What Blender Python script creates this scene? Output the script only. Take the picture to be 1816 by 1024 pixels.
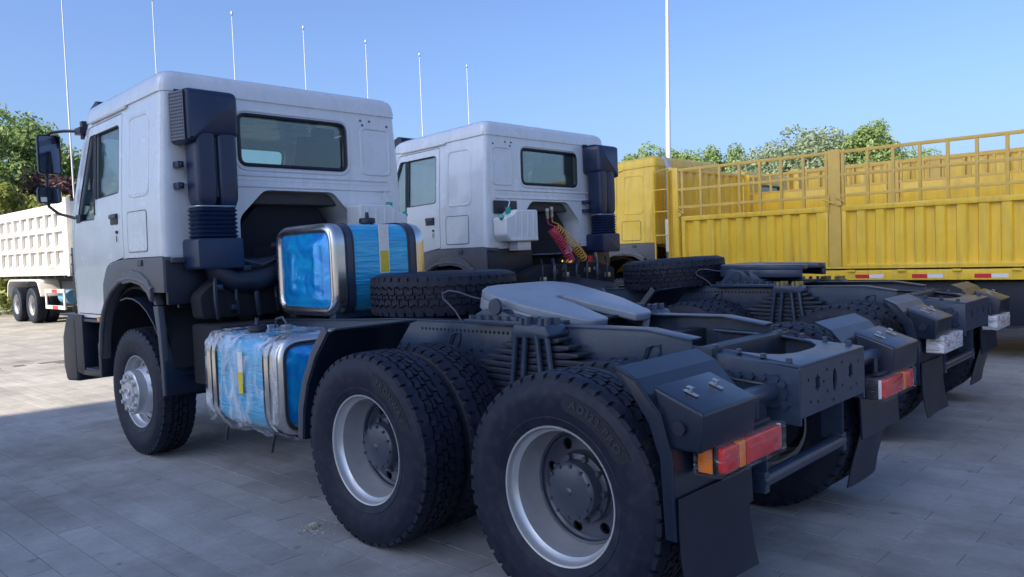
import bpy, bmesh, math, random
import numpy as np
from mathutils import Matrix, Vector, Euler
random.seed(7)
R = math.radians
for o in list(bpy.data.objects): bpy.data.objects.remove(o)
scene = bpy.context.scene
col = scene.collection

# ------------------------------------------------------------------ camera
GZ = -0.015                                   # ground level (truck frame: z=0 is 15 mm above)
CAM = Vector((-2.124, 3.6904, 1.5443)); YAW, PITCH, ROLL, FPX = -0.8152, -0.0464, -0.0378, 1395.13
cd = bpy.data.cameras.new('camera'); cam = bpy.data.objects.new('camera', cd); col.objects.link(cam)
d = Vector((math.cos(YAW)*math.cos(PITCH), math.sin(YAW)*math.cos(PITCH), math.sin(PITCH)))
r = d.cross(Vector((0, 0, 1))).normalized(); u = r.cross(d)
r, u = math.cos(ROLL)*r+math.sin(ROLL)*u, -math.sin(ROLL)*r+math.cos(ROLL)*u
cam.matrix_world = Matrix(((r.x, u.x, -d.x, CAM.x), (r.y, u.y, -d.y, CAM.y), (r.z, u.z, -d.z, CAM.z), (0, 0, 0, 1)))
cd.sensor_width = 36; cd.lens = FPX*36/1816; cd.clip_start = .05; cd.clip_end = 3000
scene.camera = cam
def proj(P):
    v = Vector(P)-CAM; z = v.dot(d)
    return (908+FPX*v.dot(r)/z, 512-FPX*v.dot(u)/z, z) if z > .05 else (-9e9, -9e9, z)

# ------------------------------------------------------------------ light
SUN_EL, SUN_AZ = R(38), R(5)                  # azimuth from +Y towards +X
w = bpy.data.worlds.new('World'); scene.world = w; w.use_nodes = True
nt = w.node_tree; bg = nt.nodes['Background']
sky = nt.nodes.new('ShaderNodeTexSky'); sky.sky_type = 'NISHITA'; sky.sun_disc = False
sky.sun_elevation = SUN_EL; sky.sun_rotation = SUN_AZ
sky.altitude = 100; sky.air_density = 1.0; sky.dust_density = 3.6; sky.ozone_density = 1.0
tint = nt.nodes.new('ShaderNodeMix'); tint.data_type = 'RGBA'; tint.blend_type = 'MULTIPLY'; tint.inputs['Factor'].default_value = 1
tint.inputs['B'].default_value = (.74, .90, 1.22, 1)       # clear summer sky, bluer than the model's
nt.links.new(sky.outputs[0], tint.inputs['A']); nt.links.new(tint.outputs['Result'], bg.inputs[0]); bg.inputs[1].default_value = 0.100
sl = bpy.data.lights.new('sun', 'SUN'); sl.energy = 5.0; sl.angle = R(0.5); sl.color = (1, .85, .60)
sun = bpy.data.objects.new('sun', sl); col.objects.link(sun)
tosun = Vector((math.sin(SUN_AZ)*math.cos(SUN_EL), math.cos(SUN_AZ)*math.cos(SUN_EL), math.sin(SUN_EL)))
sun.rotation_euler = tosun.to_track_quat('Z', 'Y').to_euler(); sun.location = (0, 30, 60)
vs = scene.view_settings; vs.view_transform = 'Standard'; vs.look = 'None'; vs.gamma = 1; vs.use_curve_mapping = False
vs.exposure = 1.03

# ------------------------------------------------------------------ materials
MATS = {}
def mat(name, color, rough=.5, metal=0, coat=0, var=.08, scale=6, bump=0, bscale=60, dust=0, dustcol=(.35, .33, .30), spec=.5, streak=None, wave=0):
    if name in MATS: return MATS[name]
    m = bpy.data.materials.new(name); m.use_nodes = True; t = m.node_tree; n = t.nodes; b = n['Principled BSDF']
    b.inputs['Roughness'].default_value = rough; b.inputs['Metallic'].default_value = metal
    b.inputs['Coat Weight'].default_value = coat; b.inputs['Coat Roughness'].default_value = .08
    b.inputs['Specular IOR Level'].default_value = spec
    tc = n.new('ShaderNodeTexCoord'); nz = n.new('ShaderNodeTexNoise'); nz.inputs['Scale'].default_value = scale; nz.inputs['Detail'].default_value = 6
    nz.inputs['Roughness'].default_value = .65
    t.links.new(tc.outputs['Object'], nz.inputs['Vector'])
    ramp = n.new('ShaderNodeValToRGB'); ramp.color_ramp.elements[0].position = .3; ramp.color_ramp.elements[1].position = .7
    c = Vector(color)
    ramp.color_ramp.elements[0].color = (*(c*(1-var)), 1); ramp.color_ramp.elements[1].color = (*[min(1, x) for x in c*(1+var)], 1)
    t.links.new(nz.outputs['Fac'], ramp.inputs['Fac'])
    out = ramp.outputs['Color']
    if dust:
        n2 = n.new('ShaderNodeTexNoise'); n2.inputs['Scale'].default_value = scale*2.3; n2.inputs['Detail'].default_value = 8
        if streak:
            mp = n.new('ShaderNodeMapping'); mp.inputs['Scale'].default_value = streak; t.links.new(tc.outputs['Object'], mp.inputs['Vector']); t.links.new(mp.outputs[0], n2.inputs['Vector'])
        else: t.links.new(tc.outputs['Object'], n2.inputs['Vector'])
        r2 = n.new('ShaderNodeMapRange'); r2.inputs['From Min'].default_value = .48; r2.inputs['From Max'].default_value = .8; r2.inputs['To Max'].default_value = dust
        t.links.new(n2.outputs['Fac'], r2.inputs['Value'])
        mx = n.new('ShaderNodeMix'); mx.data_type = 'RGBA'; mx.inputs['B'].default_value = (*dustcol, 1)
        t.links.new(r2.outputs[0], mx.inputs['Factor']); t.links.new(out, mx.inputs['A']); out = mx.outputs['Result']
    t.links.new(out, b.inputs['Base Color'])
    rr = n.new('ShaderNodeMapRange'); rr.inputs['To Min'].default_value = max(.02, rough-.08); rr.inputs['To Max'].default_value = min(1, rough+.08)
    t.links.new(nz.outputs['Fac'], rr.inputs['Value']); t.links.new(rr.outputs[0], b.inputs['Roughness'])
    if wave:       # sheet metal is never quite flat
        n4 = n.new('ShaderNodeTexNoise'); n4.inputs['Scale'].default_value = 2.6; n4.inputs['Detail'].default_value = 1
        t.links.new(tc.outputs['Object'], n4.inputs['Vector'])
        bp = n.new('ShaderNodeBump'); bp.inputs['Strength'].default_value = wave; bp.inputs['Distance'].default_value = .05
        t.links.new(n4.outputs['Fac'], bp.inputs['Height']); t.links.new(bp.outputs[0], b.inputs['Normal'])
        if coat: t.links.new(bp.outputs[0], b.inputs['Coat Normal'])
    if bump:
        n3 = n.new('ShaderNodeTexNoise'); n3.inputs['Scale'].default_value = bscale; n3.inputs['Detail'].default_value = 4
        t.links.new(tc.outputs['Object'], n3.inputs['Vector'])
        bp = n.new('ShaderNodeBump'); bp.inputs['Strength'].default_value = bump; bp.inputs['Distance'].default_value = .01
        t.links.new(n3.outputs['Fac'], bp.inputs['Height']); t.links.new(bp.outputs[0], b.inputs['Normal'])
    MATS[name] = m; return m
white = mat('white_paint', (.63, .66, .70), .26, coat=.9, var=.03, scale=3, dust=.16, streak=(2.5, 2.5, .5), wave=.25)
white_dump = mat('dump_white_paint', (.60, .59, .58), .45, var=.05, scale=1.5, dust=.25)
yellow = mat('yellow_paint', (.88, .56, .045), .38, coat=.2, var=.06, scale=2, dust=.55, dustcol=(.40, .29, .12), streak=(3.5, 3.5, .3), wave=.5)
yellow_rail = mat('yellow_rail_paint', (.72, .46, .09), .5, var=.10, scale=4, dust=.25, dustcol=(.45, .38, .25))
plastic = mat('black_plastic', (.007, .011, .026), .42, var=.15, bump=.05, bscale=300, dust=.08, dustcol=(.07, .07, .085))
grey_plastic = mat('grey_plastic', (.060, .066, .085), .5, var=.08, bump=.05, bscale=300)
guard = mat('guard_plastic', (.008, .015, .034), .31, var=.1, scale=4, dust=.05, dustcol=(.07, .075, .09))
chassis = mat('chassis_paint', (.024, .040, .074), .31, var=.12, scale=8, dust=.16, dustcol=(.13, .135, .15))
chassis_dark = mat('chassis_dark_paint', (.012, .018, .034), .5, var=.15, dust=.2, dustcol=(.08, .08, .085))
steel = mat('bare_steel', (.42, .42, .43), .35, metal=.8, var=.1)
rubber = mat('tyre_rubber', (.006, .010, .024), .58, var=.15, scale=9, dust=.50, dustcol=(.040, .043, .053), bump=.05, bscale=200, spec=.32)
letter_rubber = mat('lettering_rubber', (.021, .025, .040), .5, var=.05)
panel_rubber = mat('lettering_panel_rubber', (.006, .008, .016), .7, var=.05)
silver = mat('silver_rim_paint', (.52, .53, .55), .33, metal=.55, var=.06, scale=10, dust=.12, dustcol=(.25, .25, .26))
hubdark = mat('hub_paint', (.045, .055, .080), .32, metal=.1, var=.1, dust=.2, dustcol=(.10, .10, .10))
alu = mat('polished_aluminium', (.62, .61, .60), .22, metal=.95, var=.05, scale=5)
void = mat('insulation_and_shade', (.006, .008, .014), .85, var=.2, bump=.3, bscale=40)  # near-black: insulation, also shade painted into openings and dim gaps
interior = mat('cab_trim', (.13, .13, .125), .7, var=.08)
seatfab = mat('seat_fabric', (.06, .06, .065), .9, var=.15)
translucent = mat('expansion_tank_plastic', (.66, .68, .69), .4, var=.04)
green_cap = mat('green_cap_plastic', (.01, .30, .24), .4)
red_hose = mat('red_hose', (.62, .045, .10), .4, var=.05)
yel_hose = mat('orange_hose', (.68, .34, .05), .4, var=.05)
red_pl = mat('red_tag_plastic', (.6, .02, .04), .4)
orange_l = mat('orange_lens', (.90, .22, .012), .18, coat=.6, var=.12, scale=30)
red_l = mat('red_lens', (.66, .016, .014), .16, coat=.6, var=.2, scale=30)
red_ref = mat('red_reflector', (.62, .03, .05), .3, var=.05)
white_ref = mat('white_reflector', (.72, .72, .74), .3, var=.05)
sticker_y = mat('yellow_sticker', (.62, .50, .03), .5, var=.1, scale=40)
sticker_w = mat('white_sticker', (.68, .68, .66), .5, var=.08, scale=40)
polewhite = mat('pole_paint', (.48, .50, .55), .35, metal=.1, var=.03)
brass = mat('yellow_zinc', (.30, .24, .10), .4, metal=.7)
bark = mat('bark', (.10, .075, .05), .9, var=.3, scale=8, bump=.6, bscale=20)
pale_concrete = mat('block_concrete', (.72, .71, .69), .8, var=.06, scale=.5)  # kerb and the added shade block, kept pale to bounce light back
block_glass = mat('block_glass', (.05, .07, .09), .1, spec=.8)
straw = mat('straw_debris', (.42, .40, .33), .9, var=.3, scale=60)

def film_mat(name, color, dark, rough, wr, scale, stretch):
    m = bpy.data.materials.new(name); m.use_nodes = True; t = m.node_tree; n = t.nodes; b = n['Principled BSDF']
    tc = n.new('ShaderNodeTexCoord'); mp = n.new('ShaderNodeMapping'); mp.inputs['Scale'].default_value = stretch
    mp.inputs['Rotation'].default_value = (R(20), R(-20), R(12))
    t.links.new(tc.outputs['Object'], mp.inputs['Vector'])
    nz = n.new('ShaderNodeTexNoise'); nz.inputs['Scale'].default_value = scale; nz.inputs['Detail'].default_value = 5; nz.inputs['Distortion'].default_value = 1.2
    t.links.new(mp.outputs[0], nz.inputs['Vector'])
    rp = n.new('ShaderNodeValToRGB'); rp.color_ramp.elements[0].position = .35; rp.color_ramp.elements[1].position = .7
    rp.color_ramp.elements[0].color = (*dark, 1); rp.color_ramp.elements[1].color = (*color, 1)
    t.links.new(nz.outputs['Fac'], rp.inputs['Fac']); t.links.new(rp.outputs[0], b.inputs['Base Color'])
    b.inputs['Roughness'].default_value = rough; b.inputs['Coat Weight'].default_value = .6; b.inputs['Coat Roughness'].default_value = .12
    b.inputs['Metallic'].default_value = .25
    bp = n.new('ShaderNodeBump'); bp.inputs['Strength'].default_value = wr; bp.inputs['Distance'].default_value = .02
    t.links.new(nz.outputs['Fac'], bp.inputs['Height']); t.links.new(bp.outputs[0], b.inputs['Normal'])
    MATS[name] = m; return m
blue_film = film_mat('blue_film', (.05, .48, .74), (.025, .34, .62), .24, .65, 5, (2, .5, 6))
blue_face = film_mat('blue_film_end', (.015, .50, .92), (.008, .24, .74), .16, .5, 5, (1, 1, 1))

def clear_mat(name, tint, amount, scale=5, stretch=(1, 1, 1), lo=.42, hi=.72):
    m = bpy.data.materials.new(name); m.use_nodes = True; t = m.node_tree; n = t.nodes
    for x in list(n):
        if x.type == 'BSDF_PRINCIPLED': n.remove(x)
    out = n['Material Output']; tr = n.new('ShaderNodeBsdfTransparent'); b = n.new('ShaderNodeBsdfPrincipled')
    b.inputs['Base Color'].default_value = (*tint, 1); b.inputs['Roughness'].default_value = .15
    tc = n.new('ShaderNodeTexCoord'); mp = n.new('ShaderNodeMapping'); mp.inputs['Scale'].default_value = stretch
    mp.inputs['Rotation'].default_value = (R(10), R(25), 0)
    nz = n.new('ShaderNodeTexNoise'); nz.inputs['Scale'].default_value = scale; nz.inputs['Detail'].default_value = 7; nz.inputs['Distortion'].default_value = 1.5
    t.links.new(tc.outputs['Object'], mp.inputs['Vector']); t.links.new(mp.outputs[0], nz.inputs['Vector'])
    rg = n.new('ShaderNodeMapRange'); rg.inputs['From Min'].default_value = lo; rg.inputs['From Max'].default_value = hi
    rg.inputs['To Min'].default_value = amount*.12; rg.inputs['To Max'].default_value = amount
    t.links.new(nz.outputs['Fac'], rg.inputs['Value'])
    bp = n.new('ShaderNodeBump'); bp.inputs['Strength'].default_value = .9; bp.inputs['Distance'].default_value = .03
    t.links.new(nz.outputs['Fac'], bp.inputs['Height']); t.links.new(bp.outputs[0], b.inputs['Normal'])
    mx = n.new('ShaderNodeMixShader'); t.links.new(rg.outputs[0], mx.inputs[0]); t.links.new(tr.outputs[0], mx.inputs[1]); t.links.new(b.outputs[0], mx.inputs[2])
    t.links.new(mx.outputs[0], out.inputs[0]); MATS[name] = m; return m
clear_film = clear_mat('clear_wrap', (.75, .78, .82), .75, 6, (2.5, 1, .6))
lamp_wrap = clear_mat('lamp_wrap', (.85, .85, .87), .34, 8, (1, 1.5, 9), .57, .72)
lamp_wrap_thick = clear_mat('lamp_wrap_thick', (.80, .80, .84), .92, 9, (1, 1.2, 4), .28, .50)
arch_m = mat('arch_plastic', (.10, .10, .112), .45, var=.10, dust=.2, dustcol=(.16, .15, .14))
intake_m = mat('intake_plastic', (.010, .022, .062), .36, var=.12, dust=.06, dustcol=(.05, .06, .09))  # navy base: the sky's reflection put into the plastic's colour
lattice_m = mat('lattice_plastic', (.20, .22, .27), .5)

def glass_mat(name, tint, gl):
    m = bpy.data.materials.new(name); m.use_nodes = True; t = m.node_tree; n = t.nodes
    for x in list(n):
        if x.type == 'BSDF_PRINCIPLED': n.remove(x)
    tr = n.new('ShaderNodeBsdfTransparent'); tr.inputs[0].default_value = (*tint, 1)
    g = n.new('ShaderNodeBsdfGlossy'); g.inputs['Roughness'].default_value = .03
    f = n.new('ShaderNodeLayerWeight'); f.inputs['Blend'].default_value = .35
    mr = n.new('ShaderNodeMapRange'); mr.inputs['To Min'].default_value = gl; mr.inputs['To Max'].default_value = .8
    t.links.new(f.outputs['Fresnel'], mr.inputs['Value'])
    mx = n.new('ShaderNodeMixShader'); t.links.new(mr.outputs[0], mx.inputs[0]); t.links.new(tr.outputs[0], mx.inputs[1]); t.links.new(g.outputs[0], mx.inputs[2])
    t.links.new(mx.outputs[0], n['Material Output'].inputs[0]); MATS[name] = m; return m
glass = glass_mat('window_glass', (.84, .92, .89), .05)
mirror = mat('mirror_glass', (.10, .13, .20), .06, metal=1, var=.02)

def leaf_mat(name, c1, c2):
    m = bpy.data.materials.new(name); m.use_nodes = True; t = m.node_tree; n = t.nodes; b = n['Principled BSDF']
    tc = n.new('ShaderNodeTexCoord'); nz = n.new('ShaderNodeTexNoise'); nz.inputs['Scale'].default_value = 1.3; nz.inputs['Detail'].default_value = 8; nz.inputs['Roughness'].default_value = .8
    t.links.new(tc.outputs['Object'], nz.inputs['Vector'])
    rp = n.new('ShaderNodeValToRGB'); rp.color_ramp.elements[0].position = .35; rp.color_ramp.elements[1].position = .65
    rp.color_ramp.elements[0].color = (*c1, 1); rp.color_ramp.elements[1].color = (*c2, 1)
    t.links.new(nz.outputs['Fac'], rp.inputs['Fac']); t.links.new(rp.outputs[0], b.inputs['Base Color'])
    b.inputs['Roughness'].default_value = .55
    tl = n.new('ShaderNodeBsdfTranslucent'); t.links.new(rp.outputs[0], tl.inputs[0])
    mx = n.new('ShaderNodeMixShader'); mx.inputs[0].default_value = .45
    t.links.new(b.outputs[0], mx.inputs[1]); t.links.new(tl.outputs[0], mx.inputs[2]); t.links.new(mx.outputs[0], n['Material Output'].inputs[0])
    return m
leaf_green = leaf_mat('leaf_green', (.13, .21, .07), (.27, .38, .16))  # greens lightened so distance haze is put into the leaf colour
leaf_blue = leaf_mat('leaf_grey_green', (.17, .24, .15), (.31, .38, .26))
leaf_lime = leaf_mat('leaf_lime', (.14, .18, .04), (.26, .30, .08))
leaf_purple = leaf_mat('leaf_purple', (.05, .028, .045), (.12, .065, .09))

def ground_mat(name, c, joints):
    m = bpy.data.materials.new(name); m.use_nodes = True; t = m.node_tree; n = t.nodes; b = n['Principled BSDF']
    geo = n.new('ShaderNodeNewGeometry')
    def noise(s, det, rg=.6):
        x = n.new('ShaderNodeTexNoise'); x.inputs['Scale'].default_value = s; x.inputs['Detail'].default_value = det; x.inputs['Roughness'].default_value = rg
        t.links.new(geo.outputs['Position'], x.inputs['Vector']); return x
    a = noise(.8, 8, .7); rp = n.new('ShaderNodeValToRGB'); e = rp.color_ramp.elements
    e[0].position = .30; e[1].position = .72; e[0].color = (*[x*.62 for x in c], 1); e[1].color = (*[x*1.25 for x in c], 1)
    t.links.new(a.outputs['Fac'], rp.inputs['Fac']); outc = rp.outputs[0]
    f = noise(45, 4, .7); mr = n.new('ShaderNodeMapRange'); mr.inputs['To Min'].default_value = .82; mr.inputs['To Max'].default_value = 1.18
    t.links.new(f.outputs['Fac'], mr.inputs['Value'])
    mm = n.new('ShaderNodeMix'); mm.data_type = 'RGBA'; mm.blend_type = 'MULTIPLY'; mm.inputs['Factor'].default_value = 1
    t.links.new(outc, mm.inputs['A']); t.links.new(mr.outputs[0], mm.inputs['B']); outc = mm.outputs['Result']
    # dark oil / tyre stains with edges of their own
    s = noise(.55, 5, .75); s2 = n.new('ShaderNodeMapRange'); s2.inputs['From Min'].default_value = .50; s2.inputs['From Max'].default_value = .66; s2.inputs['To Max'].default_value = .65
    off = n.new('ShaderNodeVectorMath'); off.inputs[1].default_value = (13.3, 4.7, 2); t.links.new(geo.outputs['Position'], off.inputs[0]); t.links.new(off.outputs[0], s.inputs['Vector'])
    t.links.new(s.outputs['Fac'], s2.inputs['Value'])
    m3 = n.new('ShaderNodeMix'); m3.data_type = 'RGBA'; m3.inputs['B'].default_value = (*[x*.42 for x in c], 1)
    t.links.new(s2.outputs[0], m3.inputs['Factor']); t.links.new(outc, m3.inputs['A']); outc = m3.outputs['Result']
    tm = n.new('ShaderNodeMapping'); tm.inputs['Scale'].default_value = (.18, 3.2, 1); tm.inputs['Rotation'].default_value = (0, 0, R(8)); t.links.new(geo.outputs['Position'], tm.inputs['Vector'])
    ts = n.new('ShaderNodeTexNoise'); ts.inputs['Scale'].default_value = 1.1; ts.inputs['Detail'].default_value = 7; ts.inputs['Roughness'].default_value = .7; t.links.new(tm.outputs[0], ts.inputs['Vector'])
    t2 = n.new('ShaderNodeMapRange'); t2.inputs['From Min'].default_value = .52; t2.inputs['From Max'].default_value = .74; t2.inputs['To Max'].default_value = .45; t.links.new(ts.outputs['Fac'], t2.inputs['Value'])
    m5 = n.new('ShaderNodeMix'); m5.data_type = 'RGBA'; m5.inputs['B'].default_value = (*[x*.45 for x in c], 1)
    t.links.new(t2.outputs[0], m5.inputs['Factor']); t.links.new(outc, m5.inputs['A']); outc = m5.outputs['Result']
    # pale dust and small oil drips
    dr = noise(7, 3, .5); d2_ = n.new('ShaderNodeMapRange'); d2_.inputs['From Min'].default_value = .69; d2_.inputs['From Max'].default_value = .73; d2_.inputs['To Max'].default_value = .55; t.links.new(dr.outputs['Fac'], d2_.inputs['Value'])
    m6 = n.new('ShaderNodeMix'); m6.data_type = 'RGBA'; m6.inputs['B'].default_value = (*[x*.35 for x in c], 1)
    t.links.new(d2_.outputs[0], m6.inputs['Factor']); t.links.new(outc, m6.inputs['A']); outc = m6.outputs['Result']
    if joints:     # far paving: joints too small to build
        br = n.new('ShaderNodeTexBrick'); br.inputs['Scale'].default_value = 1; br.inputs['Brick Width'].default_value = .59; br.inputs['Row Height'].default_value = .187
        br.inputs['Mortar Size'].default_value = .006; br.inputs['Color1'].default_value = (1, 1, 1, 1); br.inputs['Color2'].default_value = (.84, .84, .84, 1); br.inputs['Mortar'].default_value = (.6, .6, .6, 1)
        t.links.new(geo.outputs['Position'], br.inputs['Vector'])
        m4 = n.new('ShaderNodeMix'); m4.data_type = 'RGBA'; m4.blend_type = 'MULTIPLY'; m4.inputs['Factor'].default_value = .8
        t.links.new(outc, m4.inputs['A']); t.links.new(br.outputs[0], m4.inputs['B']); outc = m4.outputs['Result']
    else:
        oi = n.new('ShaderNodeObjectInfo'); at = n.new('ShaderNodeAttribute'); at.attribute_name = 'tone'
    t.links.new(outc, b.inputs['Base Color']); b.inputs['Roughness'].default_value = .82
    bp = n.new('ShaderNodeBump'); bp.inputs['Strength'].default_value = .35; bp.inputs['Distance'].default_value = .004
    t.links.new(f.outputs['Fac'], bp.inputs['Height']); t.links.new(bp.outputs[0], b.inputs['Normal'])
    MATS[name] = m; return m
GC = (.315, .309, .302)
pave_far = ground_mat('paving_ground', GC, True)
slab_mats = [ground_mat('paving_slab_%d' % i, tuple(x*k for x in GC), False) for i, k in enumerate((.95, 1.0, 1.045))]
joint_m = mat('joint_dust', (.10, .097, .092), .95, var=.3, scale=3)
lawn_m = mat('lawn_grass', (.07, .11, .03), .9, var=.4, scale=3, bump=.8, bscale=30)

# ------------------------------------------------------------------ mesh helpers
def rpoly(pts, rad, n=4):
    out = []; k = len(pts)
    for i in range(k):
        p = Vector(pts[i]); a = Vector(pts[i-1]); b = Vector(pts[(i+1) % k])
        rr = rad[i] if isinstance(rad, (list, tuple)) else rad
        da, db = (a-p), (b-p); l = min(rr, da.length*.49, db.length*.49)
        if l < 1e-5: out.append(tuple(p)); continue
        s, e = p+da.normalized()*l, p+db.normalized()*l
        for j in range(n+1):
            t = j/n; q = (1-t)**2*s+2*t*(1-t)*p+t*t*e; out.append((q.x, q.y))
    return out
def rect(a0, b0, a1, b1): return [(a0, b0), (a1, b0), (a1, b1), (a0, b1)]
class MB:
    def __init__(s): s.v = []; s.f = []
    def add(s, v, f, M=None):
        o = len(s.v)
        s.v += [tuple(M @ Vector(x)) for x in v] if M is not None else [tuple(x) for x in v]
        s.f += [tuple(i+o for i in q) for q in f]; return s
    def box(s, x0, y0, z0, x1, y1, z1, M=None):
        v = [(x, y, z) for z in (z0, z1) for y in (y0, y1) for x in (x0, x1)]
        return s.add(v, [(0, 2, 3, 1), (4, 5, 7, 6), (0, 1, 5, 4), (2, 6, 7, 3), (0, 4, 6, 2), (1, 3, 7, 5)], M)
    def prism(s, poly, axis, a, b, M=None, hole=None):
        if sum(poly[i-1][0]*poly[i][1]-poly[i][0]*poly[i-1][1] for i in range(len(poly))) < 0: poly = poly[::-1]
        def P(p, h): return {'x': (h, p[0], p[1]), 'y': (p[0], h, p[1]), 'z': (p[0], p[1], h)}[axis]
        n = len(poly); v = [P(p, a) for p in poly]+[P(p, b) for p in poly]
        f = [(i, (i+1) % n, n+(i+1) % n, n+i) for i in range(n)]
        f += [tuple(range(n))[::-1], tuple(range(n, 2*n))]
        if axis == 'y': f = [q[::-1] for q in f]
        if a > b: f = [q[::-1] for q in f]
        return s.add(v, f, M)
    def loft(s, rings, cap=True, closed=True):
        n = len(rings[0]); v = [p for q in rings for p in q]; f = []
        for k in range(len(rings)-1):
            for i in range(n if closed else n-1):
                j = (i+1) % n; f.append((k*n+i, k*n+j, (k+1)*n+j, (k+1)*n+i))
        if cap: f += [tuple(range(n))[::-1], tuple(range((len(rings)-1)*n, len(rings)*n))]
        return s.add(v, f)
    def lathe(s, prof, seg=48, M=None, closed=False, caps=True):      # axis = local y, profile (radius, y)
        v = []; f = []; k = len(prof)
        for i in range(seg):
            a = 2*math.pi*i/seg
            v += [(p[0]*math.cos(a), p[1], p[0]*math.sin(a)) for p in prof]
        for i in range(seg):
            j = (i+1) % seg
            for q in range(k if closed else k-1):
                w2 = (q+1) % k; f.append((i*k+q, i*k+w2, j*k+w2, j*k+q))
        if caps and not closed:
            f.append(tuple(i*k for i in range(seg))); f.append(tuple(i*k+k-1 for i in range(seg))[::-1])
        return s.add(v, f, M)
    def cyl(s, p, q, r1, r2=None, seg=12):
        p, q = Vector(p), Vector(q); r2 = r1 if r2 is None else r2; dd = q-p
        M = Matrix.Translation(p) @ dd.to_track_quat('Y', 'Z').to_matrix().to_4x4()
        return s.lathe([(r1, 0), (r2, dd.length)], seg, M)
    def tube(s, pts, rad, seg=8, closed=False, flat=None):
        pts = [Vector(p) for p in pts]; n = len(pts); rings = []; up = None
        for i, p in enumerate(pts):
            if closed: tg = pts[(i+1) % n]-pts[i-1]
            else: tg = pts[min(i+1, n-1)]-pts[max(i-1, 0)]
            tg.normalize()
            if up is None: up = Vector((0, 0, 1)) if abs(tg.z) < .9 else Vector((1, 0, 0))
            a = tg.cross(up).normalized(); up = a.cross(tg).normalized()
            rr = rad[i] if isinstance(rad, (list, tuple)) else rad
            rings.append([p+(a*math.cos(2*math.pi*k/seg)+up*math.sin(2*math.pi*k/seg))*rr for k in range(seg)])
        if closed: rings.append(rings[0])
        return s.loft(rings, cap=not closed)
    def hexbolt(s, p, axis, rad=.016, h=.014):
        p = Vector(p); return s.cyl(p, p+Vector(axis)*h, rad, rad*.92, 6)
    def mesh(s, bevel=0, smooth=38, seg=2, name='m'):
        me = bpy.data.meshes.new(name); me.from_pydata(s.v, [], s.f)
        bm = bmesh.new(); bm.from_mesh(me)
        bmesh.ops.recalc_face_normals(bm, faces=bm.faces)
        if bevel:
            es = [e for e in bm.edges if len(e.link_faces) == 2 and e.calc_face_angle(0) > R(30)]
            bmesh.ops.bevel(bm, geom=es, offset=bevel, segments=seg, profile=.6, affect='EDGES', clamp_overlap=True)
        bm.to_mesh(me); bm.free()
        if smooth:
            me.polygons.foreach_set('use_smooth', [True]*len(me.polygons)); me.set_sharp_from_angle(angle=R(smooth))
        return me
    def build(s, name, m, parent=None, bevel=0, smooth=38, seg=2, **kw):
        return link(name, s.mesh(bevel, smooth, seg, name), m, parent, **kw)
def link(name, me, m, parent=None, loc=None, rot=None, scale=None, stuff=False, label=None):
    o = bpy.data.objects.new(name, me); col.objects.link(o)
    if m is not None:
        if not me.materials: me.materials.append(m)
        elif me.materials[0] != m:
            o.material_slots[0].link = 'OBJECT'; o.material_slots[0].material = m
    o.parent = parent
    if loc is not None: o.location = loc
    if rot is not None: o.rotation_euler = rot
    if scale is not None: o.scale = scale
    if stuff: o['kind'] = 'stuff'
    if label: o['label'] = label
    return o
def thing(name, label, cat, loc=(0, 0, 0), rz=0, group=None):
    o = bpy.data.objects.new(name, None); col.objects.link(o); o.location = loc; o.rotation_euler = (0, 0, rz); o.empty_display_size = .2
    return tag(o, label, cat, group)
def tag(o, label, cat, group=None):
    o['label'] = label; o['category'] = cat
    if group: o['group'] = group
    return o
def structure(o): o['kind'] = 'structure'; return o
def boolean(me, ops):
    a = bpy.data.objects.new('tmp_a', me); col.objects.link(a); tmp = []
    for m2, op in ops:
        b = bpy.data.objects.new('tmp_b', m2); col.objects.link(b); tmp.append(b)
        md = a.modifiers.new('b', 'BOOLEAN'); md.object = b; md.operation = op; md.solver = 'EXACT'
    bpy.context.view_layer.update()
    dg = bpy.context.evaluated_depsgraph_get()
    out = bpy.data.meshes.new_from_object(a.evaluated_get(dg))
    for b in tmp: bpy.data.objects.remove(b)
    bpy.data.objects.remove(a)
    out.polygons.foreach_set('use_smooth', [True]*len(out.polygons)); out.set_sharp_from_angle(angle=R(28)); out.materials.clear()
    return out
def flip(poly): return [(-a, b) for a, b in poly]

# ------------------------------------------------------------------ ground
ground = structure(MB().add([(-300, -300, GZ-.006), (300, -300, GZ-.006), (300, 300, GZ-.006), (-300, 300, GZ-.006)], [(0, 1, 2, 3)]).build('ground', pave_far, smooth=0))
lawn = structure(MB().add([(31, -120, GZ), (160, -120, GZ), (160, 60, GZ), (31, 60, GZ)], [(0, 1, 2, 3)]).build('lawn', lawn_m, smooth=0))
kerb = MB().box(30.8, -120, GZ-.05, 31, 60, GZ+.12)
structure(kerb.build('kerb', pale_concrete, bevel=.02))
SL, SW, JT = .59, .187, .0040
slabs = []
for j in range(-100, 14):
    for i in range(-8, 24):
        x0 = i*SL+(.5*SL if j % 2 else 0)+.07; y0 = j*SW+.067+1.24
        c = (x0+SL/2, y0+SW/2, GZ); q = proj(c)
        if q[2] < .6 or q[2] > 13 or not (-160 < q[0] < 1980 and 380 < q[1] < 1180) or c[0] > 12.5: continue
        hidden = (c[0] > -.6 and c[1] < .9 and q[0] > 300)
        slabs.append((SL*SW/q[2]**3+(-9 if hidden else 0), c))
slabs.sort(key=lambda q: -q[0])
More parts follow.
